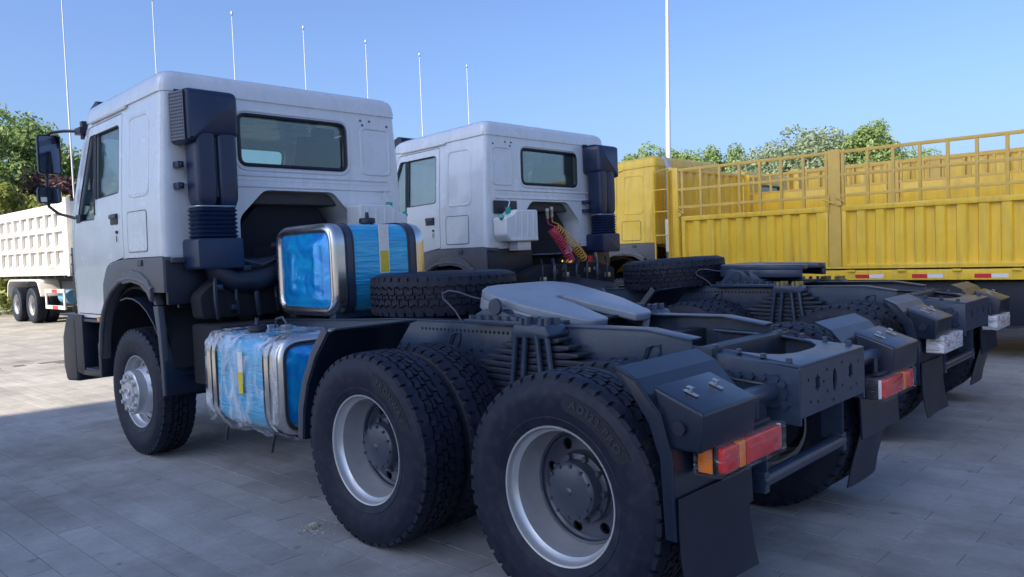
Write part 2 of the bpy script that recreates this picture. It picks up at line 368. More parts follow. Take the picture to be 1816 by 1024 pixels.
def slab_box(mb, c, dz, t1, t2):
    hx, hy = (SL-JT)/2, (SW-JT)/2; b = .0014; z = GZ+dz
    v = []
    for (ex, ey, zz) in ((hx, hy, GZ-.0055), (hx, hy, z-b), (hx-b, hy-b, z)):
        v += [(c[0]+sx*ex, c[1]+sy*ey, zz+(t1*sx*ex+t2*sy*ey if zz > GZ-.005 else 0)) for sx, sy in ((-1, -1), (1, -1), (1, 1), (-1, 1))]
    f = [(k*4+a, k*4+(a+1) % 4, k*4+4+(a+1) % 4, k*4+4+a) for k in (0, 1) for a in range(4)]+[(8, 9, 10, 11)]
    mb.add(v, f)
protos = []
for k in range(9):
    mb = MB(); slab_box(mb, (0, 0), random.uniform(-.0012, .0006), random.uniform(-.002, .002), random.uniform(-.004, .004))
    me = mb.mesh(0, 0); me.materials.append(slab_mats[k % 3]); protos.append(me)
for _, c in slabs[:300]:
    me = random.choice(protos); o = bpy.data.objects.new('slab', me); col.objects.link(o); o.parent = ground; o.location = (c[0], c[1], 0)
rest = [MB() for _ in range(3)]
for _, c in slabs[300:]: slab_box(random.choice(rest), c, random.uniform(-.0012, .0006), random.uniform(-.002, .002), random.uniform(-.004, .004))
for k, mb in enumerate(rest): mb.build('paving_slabs', slab_mats[k], ground, smooth=0, stuff=True)
xs = [c[0] for _, c in slabs]; ys = [c[1] for _, c in slabs]
MB().add([(min(xs)-.3, min(ys)-.1, GZ-.0042), (max(xs)+.3, min(ys)-.1, GZ-.0042), (max(xs)+.3, max(ys)+.1, GZ-.0042), (min(xs)-.3, max(ys)+.1, GZ-.0042)], [(0, 1, 2, 3)]).build('joint_bed', joint_m, ground, smooth=0)

# ------------------------------------------------------------------ wheels
TR = .525                                     # tyre radius
def make_tyre():
    mb = MB()
    prof = [(.292, .100), (.300, .122), (.330, .138), (.338, .140), (.341, .138), (.372, .146), (.420, .1505), (.452, .149), (.456, .1465), (.480, .141), (.497, .131), (.506, .118),
            (.509, .06), (.510, 0)]
    prof = prof+[(a, -b) for a, b in prof[-2::-1]]
    mb.lathe(prof, 80, caps=False)
    N = 46; da = 2*math.pi/N
    sh = [(0, .1285), (.30, .1285), (.62, .1285), (.66, .104), (.84, .100), (.90, .1285), (1.0, .1285), (1.0, .074), (.5, .062), (0, .074)]
    def block(poly, k, r0, r1, flipy=1):
        n = len(poly); v = []
        for (rr, ins) in ((r0, 0), (r1, 0)):
            for t, y in poly:
                a = (k+t)*da; rad = rr-(.006 if abs(y) > .12 else 0)-(.0018*(abs(y)/.1)**2)
                yy = y*flipy*(1.05 if (rr == r0 and abs(y) > .12) else 1)
                v.append((rad*math.cos(a), yy, rad*math.sin(a)))
        f = [(i, (i+1) % n, n+(i+1) % n, n+i) for i in range(n)]+[tuple(range(n, 2*n))]
        mb.add(v, f)
    c1 = [(.06, .056), (.46, .046), (.50, .052), (.94, .064), (.94, .030), (.54, .020), (.50, .015), (.06, .024)]
    c2 = [(.10, .014), (.50, .006), (.90, .014), (.90, -.014), (.50, -.006), (.10, -.014)]
    for k in range(N):
        block(sh, k, .490, TR, 1); block(sh, k+.5, .490, TR, -1)
        block(c1, k+.3, .505, TR, 1); block(c1, k+.8, .505, TR, -1); block(c2, k+.1, .505, TR-.001)
    me = mb.mesh(0, 30); me.materials.append(rubber); return me
TYRE = make_tyre()
def arc_panel(r0, r1, a0, a1, y):
    mb = MB(); n = 14; rings = []
    for i in range(n+1):
        a = a0+(a1-a0)*i/n; c, s = math.cos(a), math.sin(a)
        cut = .5 if i in (0, n) else 0; rr0 = r0+(r1-r0)*cut*.6
        ym = lambda rr: y-.10*(rr-(r0+r1)/2)**2*30
        rings.append([(rr0*c, y, rr0*s), (r1*c, y-.0016, r1*s), (r1*c, y-.012, r1*s), (rr0*c, y-.012, rr0*s)])
    return mb.loft(rings)
def rear_rim():
    mb = MB()
    prof = [(.300, .118), (.2985, .124), (.291, .122), (.288, .112), (.287, .098), (.279, .084), (.268, .074), (.264, .03), (.262, -.02), (.254, -.038), (.250, -.060), (.246, -.072)]
    back = [(.258, -.075), (.270, -.10), (.290, -.112), (.298, -.118), (.300, -.112), (.284, -.09), (.280, -.04), (.280, .05), (.292, .09)]
    mb.lathe(prof+back, 64, closed=True); me = mb.mesh(0, 35); me.materials.append(silver); return me
def rear_disc():
    mb = MB()
    mb.lathe([(.249, -.05), (.240, -.054), (.236, -.070), (.225, -.078), (.16, -.070), (.15, -.055), (.13, -.052), (.02, -.052), (.02, -.09), (.249, -.09)], 48, caps=False)
    me = mb.mesh(0, 35)
    cut = MB()
    for k in range(8):
        a = 2*math.pi*(k+.35)/8
        cut.lathe([(.026, -.2), (.026, .1)], 14, Matrix.Translation((.197*math.cos(a), 0, .197*math.sin(a))))
    # real hand holes: dark recesses punched through
    solid = MB(); solid.lathe([(.249, -.05), (.240, -.054), (.236, -.070), (.225, -.078), (.16, -.070), (.15, -.055), (.13, -.052), (.02, -.052), (.02, -.09), (.249, -.09)], 48, closed=True)
    out = boolean(solid.mesh(0, 0), [(cut.mesh(0, 0), 'DIFFERENCE')]); out.materials.append(hubdark); return out
def hub_mesh():
    mb = MB()
    mb.lathe([(.150, -.056), (.150, -.030), (.138, -.024), (.128, -.022), (.124, .030), (.116, .040), (.104, .046), (.02, .050), (.012, .056), (.001, .057)], 40, caps=False)
    for k in range(10):
        a = 2*math.pi*k/10
        mb.cyl((.14*math.cos(a), -.03, .14*math.sin(a)), (.14*math.cos(a), -.006, .14*math.sin(a)), .013, .013, 6)
    for k in range(12):
        a = 2*math.pi*k/12+.1
        mb.cyl((.112*math.cos(a), .036, .112*math.sin(a)), (.112*math.cos(a), .050, .112*math.sin(a)), .008, .008, 6)
    me = mb.mesh(0, 30); me.materials.append(hubdark); return me
def front_rim():
    mb = MB()
    prof = [(.300, .118), (.2985, .124), (.291, .122), (.288, .112), (.286, .09), (.277, .078), (.268, .070), (.262, .04), (.262, -.10), (.290, -.112), (.298, -.118), (.300, -.112), (.284, -.09), (.280, -.04), (.280, .05), (.292, .09)]
    mb.lathe(prof, 64, closed=True); me = mb.mesh(0, 35); me.materials.append(silver); return me
def front_disc():
    prof = [(.265, .03), (.255, .042), (.235, .046), (.205, .075), (.185, .112), (.172, .120), (.02, .120), (.02, .10), (.165, .10), (.19, .06), (.22, .03), (.265, .01)]
    solid = MB(); solid.lathe(prof, 48, closed=True); cut = MB()
    for k in range(10):
        a = 2*math.pi*(k+.5)/10
        M = Matrix.Translation((.222*math.cos(a), .06, .222*math.sin(a))) @ Matrix.Scale(1.25, 4, (-math.sin(a), 0, math.cos(a)))
        cut.lathe([(.027, -.2), (.027, .2)], 14, M)
    out = boolean(solid.mesh(0, 0), [(cut.mesh(0, 0), 'DIFFERENCE')]); out.materials.append(silver); return out
def front_hub():
    mb = MB()
    mb.lathe([(.182, .112), (.180, .182), (.172, .190), (.105, .192), (.100, .184), (.094, .184), (.090, .202), (.02, .206), (.001, .206)], 44, caps=False)
    for k in range(10):
        a = 2*math.pi*k/10; c = (.138*math.cos(a), 0, .138*math.sin(a))
        mb.lathe([(.024, .186), (.024, .198), (.019, .200), (.017, .214), (.001, .215)], 12, Matrix.Translation(c), caps=False)
    # small raised swirl emblem on the cap
    for k in range(3):
        a0 = 2.1*k
        mb.tube([(.05*math.cos(a0+t)*(1-.22*t), .207, .05*math.sin(a0+t)*(1-.22*t)) for t in np.linspace(0, 1.8, 9)], [.002+.006*math.sin(math.pi*t/8) for t in range(9)], 6)
    me = mb.mesh(0, 30); me.materials.append(silver); return me
RIM, DISC, HUB, FRIM, FDISC, FHUB = rear_rim(), rear_disc(), hub_mesh(), front_rim(), front_disc(), front_hub()
def drum_mesh():
    mb = MB(); mb.lathe([(.04, .0), (.215, .0), (.218, -.03), (.218, -.2), (.05, -.2)], 32); me = mb.mesh(0, 35); me.materials.append(chassis_dark); return me
DRUM = drum_mesh()
def wheel(parent, loc, side, kind, turn=0, word=None, spin=0):
    rot = (0, spin, 0) if side > 0 else (0, spin, math.pi)
    w_ = link('wheel', {'outer': RIM, 'inner': RIM, 'front': FRIM}[kind], silver, parent, loc=loc, rot=rot)
    if kind == 'inner': w_.rotation_euler = (0, spin, 0 if side < 0 else math.pi)
    link('tyre', TYRE, rubber, w_, rot=(0, random.uniform(0, 6), 0))
    if kind == 'outer':
        link('disc', DISC, hubdark, w_); link('hub', HUB, hubdark, w_)
    elif kind == 'inner': link('brake_drum', DRUM, chassis_dark, w_)
    else:
        link('disc', FDISC, silver, w_); link('hub', FHUB, silver, w_)
    if word:
        link('lettering', LETTER[word], letter_rubber, w_); link('lettering_panel', LETPANEL[word], panel_rubber, w_)
    return w_
LETTER = {}; LETPANEL = {}
# from +y with z up, +x points to the view's left: top-right of the wheel is the -x,+z quadrant (90..180 deg);
# reading clockwise there means the angle grows
def letter_cw(txt, ang):
    size, rad = .050, .424
    mb = MB(); widths = []; glyphs = []
    for ch in txt:
        cu = bpy.data.curves.new('g', 'FONT'); cu.body = ch; cu.size = size; cu.extrude = .002; cu.offset = .0015; cu.resolution_u = 3
        o = bpy.data.objects.new('g', cu); col.objects.link(o); dg = bpy.context.evaluated_depsgraph_get()
        me = bpy.data.meshes.new_from_object(o.evaluated_get(dg)); glyphs.append(([v.co.copy() for v in me.vertices], [tuple(p.vertices) for p in me.polygons]))
        widths.append(max((v.co.x for v in me.vertices), default=size*.3)); bpy.data.objects.remove(o); bpy.data.curves.remove(cu); bpy.data.meshes.remove(me)
    gap = size*.12; total = sum(widths)+gap*(len(txt)-1); pos = -total/2
    for (vv, ff), wd in zip(glyphs, widths):
        am = R(ang)+(pos+wd/2)/rad
        er = Vector((math.cos(am), 0, math.sin(am))); et = Vector((-math.sin(am), 0, math.cos(am)))
        M = Matrix.Identity(4)
        for i in range(3): M[i][0] = et[i]; M[i][1] = er[i]; M[i][2] = (0, 1, 0)[i]
        b0 = er*(rad-size*.35)-et*(wd/2)+Vector((0, .1515, 0))
        for i in range(3): M[i][3] = b0[i]
        mb.add(vv, ff, M); pos += wd+gap
    half = total/2/rad+.10
    return mb.mesh(0, 0), arc_panel(.384, .458, R(ang)-half, R(ang)+half, .1512).mesh(0, 30)
for t_, a_ in (('FRONWAY', 133), ('AD123 PRO', 125)):
    LETTER[t_], LETPANEL[t_] = letter_cw(t_, a_)
    LETTER[t_].materials.append(letter_rubber); LETPANEL[t_].materials.append(panel_rubber)

# ------------------------------------------------------------------ cab (shared by all trucks)
def plan(xr, xf, hw, rr, rf, z, zs=0.0):
    p = rpoly([(xr, -hw), (xf, -hw), (xf, hw), (xr, hw)], [rr, rf, rf, rr], 7)
    return [(x, y, z-zs*max(0, (x-3.85))) for x, y in p]
def cab_solid(ins, zlow, ztop):
    st = [(1.08, 5.93, 1.160), (1.62, 5.96, 1.165), (1.95, 5.95, 1.160), (2.20, 5.86, 1.150), (2.45, 5.75, 1.135), (2.70, 5.62, 1.118), (2.90, 5.52, 1.104)]
    zs = sorted(set([zlow]+[a for a, _, _ in st if zlow < a < ztop]+[ztop])); rings = []
    for z in zs:
        xf = np.interp(z, [a[0] for a in st], [a[1] for a in st]); hw = np.interp(z, [a[0] for a in st], [a[2] for a in st])
        rings.append(plan(3.85+ins, xf-ins, hw-ins, .075, .20, z, .03 if z == ztop else 0))
    return MB().loft(rings)
DOOR = rpoly([(4.60, 2.80), (5.36, 2.775), (5.70, 2.02), (5.76, 1.86), (5.76, 1.13), (5.12, 1.13), (5.10, 1.40), (4.98, 1.56), (4.60, 1.615)], [.03, .05, .05, .05, .04, .03, .12, .12, .01], 4)
def shrink(poly, k, c=None):
    cx = sum(p[0] for p in poly)/len(poly); cz = sum(p[1] for p in poly)/len(poly); out = []
    n = len(poly)
    for i in range(n):
        a, b, c_ = Vector(poly[i-1]), Vector(poly[i]), Vector(poly[(i+1) % n])
        t = (c_-a); nrm = Vector((-t.y, t.x)).normalized()
        if nrm.dot(Vector((cx, cz))-b) < 0: nrm = -nrm
        out.append(tuple(b+nrm*k))
    return out
WIN_MAIN = rpoly([(4.665, 2.715), (5.20, 2.70), (5.20, 2.13), (4.665, 2.15)], [.05, .02, .02, .04], 4)
WIN_FRONT = rpoly([(5.225, 2.70), (5.33, 2.70), (5.62, 2.05), (5.64, 1.96), (5.225, 1.96)], [.01, .03, .03, .03, .02], 3)
RW = rpoly(rect(-.525, 2.335, .505, 2.745), .07, 5)
RECESS = rpoly([(.53, 1.5), (.53, 1.91), (.30, 2.135), (-.37, 2.135), (-.59, 1.90), (-.59, 1.5)], [.0, .05, .05, .05, .05, 0], 3)
LOWCUT = [(3.5, 1.0), (5.115, 1.0), (5.115, 1.13), (5.095, 1.40), (4.98, 1.55), (4.72, 1.605), (4.5, 1.612), (3.5, 1.612)]
SHIELD = rpoly([(-1.0, 1.93), (1.0, 1.93), (.95, 2.74), (-.95, 2.74)], .08, 5)
shell = boolean(cab_solid(0, 1.10, 2.87).mesh(0, 0), [(cab_solid(.055, 1.72, 2.84).mesh(0, 0), 'DIFFERENCE'),
    (MB().prism(RW, 'x', 3.7, 4.1).mesh(0, 0), 'DIFFERENCE'), (MB().prism(RECESS, 'x', 3.7, 4.5).mesh(0, 0), 'DIFFERENCE'),
    (MB().prism(LOWCUT, 'y', -2, 2).mesh(0, 0), 'DIFFERENCE'), (MB().prism(SHIELD, 'x', 5.3, 6.3).mesh(0, 0), 'DIFFERENCE')])
doorcut = MB().prism(DOOR, 'y', .95, 1.5).prism(DOOR, 'y', -1.5, -.95).mesh(0, 0)
CAB_BODY = boolean(shell.copy(), [(doorcut, 'DIFFERENCE')])
def door_mesh(s):
    d2 = shrink(DOOR, .008); a, b = (1.06, 1.5) if s > 0 else (-1.5, -1.06)
    return boolean(shell.copy(), [(MB().prism(d2, 'y', a, b).mesh(0, 0), 'INTERSECT'), (MB().prism(WIN_MAIN, 'y', a, b).mesh(0, 0), 'DIFFERENCE'), (MB().prism(WIN_FRONT, 'y', a, b).mesh(0, 0), 'DIFFERENCE')])
DOORS = {1: door_mesh(1), -1: door_mesh(-1)}
def roof_mesh():
    rings = []
    for z, ins, sl in ((2.862, .02, .03), (2.862, -.012, .03), (2.90, -.014, .03), (2.965, -.004, .035), (3.002, .014, .04), (3.026, .045, .045), (3.040, .10, .05), (3.050, .2, .05), (3.056, .4, .05)):
        rings.append(plan(3.85+ins, 5.525-ins*1.6, 1.108-ins, 0.10, .22, z, sl))
    return MB().loft(rings).mesh(0, 40)
ROOF = roof_mesh()
def sidey(z): return float(np.interp(z, [1.08, 1.62, 1.95, 2.2, 2.45, 2.7, 2.9], [1.16, 1.165, 1.16, 1.15, 1.135, 1.118, 1.104]))
def ring_x(poly, x, rad, seg=6): return MB().tube([(x, a, b) for a, b in poly], rad, seg, closed=True)
def ring_y(poly, s, rad, seg=6, off=0): return MB().tube([(a, s*(sidey(b)+off), b) for a, b in poly], rad, seg, closed=True)

def pane_y(poly, s, off): # follows the tumblehome
    v = [(a, s*(sidey(b)-off), b) for a, b in poly]+[(a, s*(sidey(b)-off-.005), b) for a, b in poly]; n = len(poly)
    return MB().add(v, [tuple(range(n)), tuple(range(n, 2*n))[::-1]]+[(i, (i+1) % n, n+(i+1) % n, n+i) for i in range(n)])
def make_cab(root, paint, m=1, full=True):
    """m=+1: intake stack on the left, m=-1: mirrored"""
    cab = link('cab', CAB_BODY, paint, root, label=None)
    if m < 0: pass
    link('roof', ROOF, paint, cab)
    for s in (1, -1):
        link('door', DOORS[s], paint, cab)
        pane_y(WIN_MAIN, s, .022).build('door_window', glass, cab, smooth=0)
        pane_y(WIN_FRONT, s, .022).build('quarter_window', glass, cab, smooth=0)
        ring_y(shrink(WIN_MAIN, .004), s, .008, 6, -.006).build('window_seal', plastic, cab)
        ring_y(shrink(WIN_FRONT, .004), s, .005, 6, -.004).build('window_seal', plastic, cab)
        # window divider bar
        MB().tube([(5.213, s*(sidey(z)-.004), z) for z in np.linspace(2.0, 2.70, 8)], .013, 6).build('window_divider', plastic, cab)
        # handle with recess
        h = MB().box(4.70, s*1.158, 1.895, 4.85, s*1.168, 1.985).build('handle_recess', plastic, cab, bevel=.004)
        MB().box(4.705, s*1.166, 1.945, 4.845, s*1.182, 1.978).build('door_handle', grey_plastic, cab, bevel=.005)
        MB().cyl((4.72, s*1.155, 1.83), (4.72, s*1.176, 1.83), .014, .012, 14).box(4.716, s*1.17, 1.75, 4.724, s*1.174, 1.80).build('lock', plastic, cab)
        # pressings in the side behind the door
        pr = rpoly(rect(4.08, 2.10, 4.46, 2.73), .07, 5)
        ring_y(pr, s, .024, 10, -.017).build('side_pressing', paint, cab)
        ht = rpoly(rect(4.12, 1.655, 4.50, 1.98), .035, 4)
        ring_y(ht, s, .0035, 5, .0).build('hatch_seam', grey_plastic, cab)
        v = shrink(ht, .006); MB().add([(a, s*(sidey(b)+.0005), b) for a, b in v]+[(a, s*(sidey(b)+.0045), b) for a, b in shrink(v, .002)],
            [tuple(range(len(v), 2*len(v)))]+[(i, (i+1) % len(v), len(v)+(i+1) % len(v), len(v)+i) for i in range(len(v))]).build('storage_hatch', paint, cab, smooth=30)
        # drip rail over the door
        MB().tube([(x, s*1.122, 2.852-.03*(x-3.85)) for x in np.linspace(4.5, 5.30, 8)], .012, 6).build('drip_rail', paint, cab)
        # corner trim + wheel arch in grey plastic
        out = [(3.852, 1.608), (4.60, 1.604), (4.76, 1.596), (4.985, 1.54), (5.085, 1.40), (5.108, 1.13), (5.21, 1.10), (5.23, .74)]
        inn = [(5.20, .74), (5.155, .98), (5.08, 1.14), (4.98, 1.25), (4.86, 1.335), (4.68, 1.41), (4.50, 1.43), (4.30, 1.42), (4.14, 1.385), (4.03, 1.335), (3.852, 1.335)]
        MB().prism(out+inn, 'y', s*1.10, s*1.172).build('wheel_arch', arch_m, cab, bevel=.006)
        lip = [(5.215, .76), (5.165, .99), (5.09, 1.15), (4.99, 1.262), (4.87, 1.347), (4.69, 1.424), (4.50, 1.446), (4.30, 1.436), (4.15, 1.40), (4.05, 1.355)]
        MB().tube([(a, s*1.178, b) for a, b in lip], .022, 8).build('arch_lip', arch_m, cab)
        arc = [(4.60, 1.50), (4.42, 1.515), (4.25, 1.49), (4.12, 1.43), (4.06, 1.36)]
        MB().prism(arc+[(a+.02, b-.10) for a, b in arc[::-1]], 'y', s*1.15, s*1.192).build('fender_flare', arch_m, cab, bevel=.012, seg=3)
        MB().box(4.22, s*1.172, 1.545, 4.30, s*1.186, 1.59).build('side_lamp_blank', grey_plastic, cab, bevel=.004)
        # inner wheel housing
        hs = [(4.575+.66*math.cos(a), .72+.66*math.sin(a)) for a in np.linspace(R(178), R(8), 16)]
        MB().prism(hs+[(4.575+.64*math.cos(a), .72+.64*math.sin(a)) for a in np.linspace(R(8), R(178), 16)], 'y', s*.55, s*1.10).build('wheel_housing', void, cab)
        # entry steps
        st = MB()
        st.prism([(5.62, 1.12), (5.99, 1.12), (6.02, .90), (5.98, .60), (5.66, .57), (5.62, .62)], 'y', s*.98, s*1.185)
        st.prism([(5.20, .58), (5.66, .57), (5.66, .62), (5.26, .63), (5.26, .88), (5.20, .90)], 'y', s*.93, s*1.185)
        st.box(5.20, s*.90, .57, 5.66, s*.94, 1.12)
        st.build('step_well', plastic, cab, bevel=.01)
        MB().box(5.255, s*.945, .622, 5.64, s*1.175, .637).build('step_tread', grey_plastic, cab, bevel=.004)
        MB().box(5.14, s*.945, 1.06, 5.63, s*1.17, 1.085).build('step_tread', grey_plastic, cab, bevel=.004)
        MB().box(5.15, s*1.172, 1.075, 5.21, s*1.195, 1.115).build('side_marker', orange_l, cab, bevel=.005)
        # corner air vane
        v = MB().box(5.80, s*1.07, 1.28, 5.93, s*1.14, 1.74)
        for k in range(5): v.box(5.79, s*1.13, 1.31+k*.088, 5.90, s*1.158, 1.33+k*.088)
        v.build('corner_vane', plastic, cab, bevel=.006)
        # mirrors
        MB().box(5.46, s*1.08, 2.74, 5.60, s*1.155, 2.80).box(5.50, s*1.05, 2.70, 5.56, s*1.12, 2.86).build('mirror_bracket', plastic, cab, bevel=.008)
        MB().tube([(5.56, s*1.12, 2.775), (5.72, s*1.20, 2.79), (5.84, s*1.26, 2.79), (5.90, s*1.29, 2.77), (5.92, s*1.295, 2.70), (5.925, s*1.30, 2.45), (5.925, s*1.31, 2.2), (5.91, s*1.305, 2.12), (5.84, s*1.25, 2.05), (5.72, s*1.16, 2.005), (5.62, s*1.13, 2.0)], .014, 8).build('mirror_arm', plastic, cab)
        MB().box(5.56, s*1.10, 1.95, 5.67, s*1.165, 2.03).build('mirror_bracket', plastic, cab, bevel=.01)
        def head(z0, z1, ya, yb, nm):
            p = rpoly(rect(ya, z0, yb, z1), .035, 4)
            mb = MB(); rings = [[(5.86, s*a, b) for a, b in shrink(p, .0)], [(5.89, s*a, b) for a, b in p], [(5.94, s*a, b) for a, b in shrink(p, .012)], [(5.965, s*a, b) for a, b in shrink(p, .03)]]
            mb.loft(rings); mb.build(nm, plastic, cab, smooth=50)
            g = shrink(p, .013); MB().prism([(s*a, b) for a, b in g], 'x', 5.853, 5.862).build('mirror_glass', mirror, cab, smooth=0)
        head(2.41, 2.765, 1.195, 1.385, 'mirror_head'); head(2.145, 2.295, 1.215, 1.405, 'wide_angle_mirror')
        MB().box(5.8495, s*1.335, 2.157, 5.8525, s*1.385, 2.20).build('mirror_sticker', sticker_w, cab)
        MB().prism(rpoly(rect(s*.62, .62, s*1.05, .80), .04), 'x', 6.04, 6.155).build('headlight', glass if False else white_ref, cab, bevel=.01)
    # glazing
    MB().prism(RW, 'x', 3.872, 3.878).build('rear_window', glass, cab, smooth=0)
    ring_x(shrink(RW, .002), 3.85, .0165, 8).build('window_seal', plastic, cab)
    ring_x(shrink(RW, -.035), 3.862, .020, 10).build('window_pressing', paint, cab)
    v = [(np.interp(b, [1.95, 2.2, 2.45, 2.7, 2.9], [5.95, 5.86, 5.75, 5.62, 5.52])-.02, a, b) for a, b in SHIELD]
    n = len(v); MB().add(v+[(x-.006, y, z) for x, y, z in v], [tuple(range(n)), tuple(range(n, 2*n))[::-1]]+[(i, (i+1) % n, n+(i+1) % n, n+i) for i in range(n)]).build('windscreen', glass, cab, smooth=0)
    MB().tube([(x+.015, y, z) for x, y, z in v], .014, 6, closed=True).build('window_seal', plastic, cab)
    MB().prism([(5.42, 2.90), (5.56, 2.80), (5.74, 2.76), (5.76, 2.80), (5.64, 3.00), (5.50, 3.05), (5.44, 3.03)], 'y', -1.0, 1.0).build('sun_visor', plastic, cab, bevel=.02, seg=3)
    # rear-wall pressings
    for z in (2.255, 2.215, 2.165): MB().tube([(3.860, y, z) for y in (-.98, -.9, 0, .9, .98)], .018 if z != 2.215 else .012, 10).build('wall_rib', paint, cab)
    ring_x(rpoly(rect(-1.02, 2.315, -.70, 2.735), .06, 5) if m > 0 else rpoly(rect(.70, 2.315, 1.02, 2.735), .06, 5), 3.865, .022, 10).build('wall_pressing', paint, cab)
    # bolts on the rear wall
    b = MB()
    for y, z in ((.95, 2.83), (.70, 2.825), (-.70, 2.80), (-.80, 2.80), (-.72, 2.76), (-1.0, 2.77)): b.cyl((3.852, m*y, z), (3.842, m*y, z), .011, .010, 8)
    b.build('wall_bolts', grey_plastic, cab, stuff=True)
    # engine tunnel recess
    rec = RECESS if m > 0 else flip(RECESS)
    if m < 0: pass
    liner = MB(); n = len(RECESS); big = shrink(RECESS, -.004); sm = shrink(RECESS, .05)
    liner.loft([[(3.862, a, b_) for a, b_ in big], [(4.30, a, b_) for a, b_ in sm]], cap=False)
    liner.build('engine_tunnel', paint, cab, smooth=20)
    MB().prism(shrink(RECESS, .045), 'x', 4.28, 4.32).build('tunnel_insulation', void, cab)
    arch = rpoly([(.47, 1.5), (.47, 1.82), (.25, 2.06), (-.30, 2.06), (-.45, 1.82), (-.47, 1.5)], .1, 4)
    MB().prism(arch, 'x', 4.02, 4.29).build('engine_cover', void, cab, bevel=.02)
    # lower rear edge
    MB().box(3.853, -1.15, 1.585, 3.90, -.62, 1.612).build('wall_hem', paint, cab, bevel=.005); MB().box(3.853, .56, 1.585, 3.90, 1.15, 1.612).build('wall_hem', paint, cab, bevel=.005)
    # front: bumper, grille
    MB().prism([(5.80, .50), (6.10, .48), (6.17, .62), (6.15, .90), (6.02, 1.10), (5.80, 1.10)], 'y', -1.19, 1.19).build('bumper', plastic, cab, bevel=.03, seg=3)
    g = MB()
    for k in range(5): g.box(5.93, -.80, 1.25+k*.10, 5.985, .80, 1.31+k*.10)
    g.build('grille', plastic, cab, bevel=.01)
    if full:
        MB().prism([(5.25, 1.75), (5.80, 1.75), (5.85, 1.98), (5.60, 2.06), (5.38, 2.03), (5.28, 1.9)], 'y', -1.06, 1.06).build('dashboard', interior, cab, bevel=.03)
        for s in (1, -1):
            MB().prism(rpoly([(4.45, 2.10), (4.98, 2.12), (4.98, 2.22), (4.62, 2.24), (4.48, 2.72), (4.36, 2.70)], .04), 'y', s*.42, s*.92).box(4.5, s*.5, 1.73, 4.9, s*.84, 2.11).build('seat', seatfab, cab, bevel=.03)
            MB().box(4.36, s*.56, 2.70, 4.47, s*.78, 2.80).build('headrest', seatfab, cab, bevel=.03)
        MB().box(3.93, -1.05, 2.02, 4.30, 1.05, 2.16).build('bunk', seatfab, cab, bevel=.04)
        sw = MB(); c = Vector((5.18, m*.62, 2.24)); ax = Vector((-.75, 0, .6)).normalized(); e1 = Vector((0, 1, 0)); e2 = ax.cross(e1)
        sw.tube([c+(e1*math.cos(t)+e2*math.sin(t))*.235 for t in np.linspace(0, 2*math.pi, 28)[:-1]], .014, 8, closed=True)
        for t in (R(20), R(160), R(270)): sw.tube([c, c+(e1*math.cos(t)+e2*math.sin(t))*.235], .012, 6)
        sw.tube([c, c-ax*.35], .03, 8); sw.build('steering_wheel', plastic, cab)
    return cab

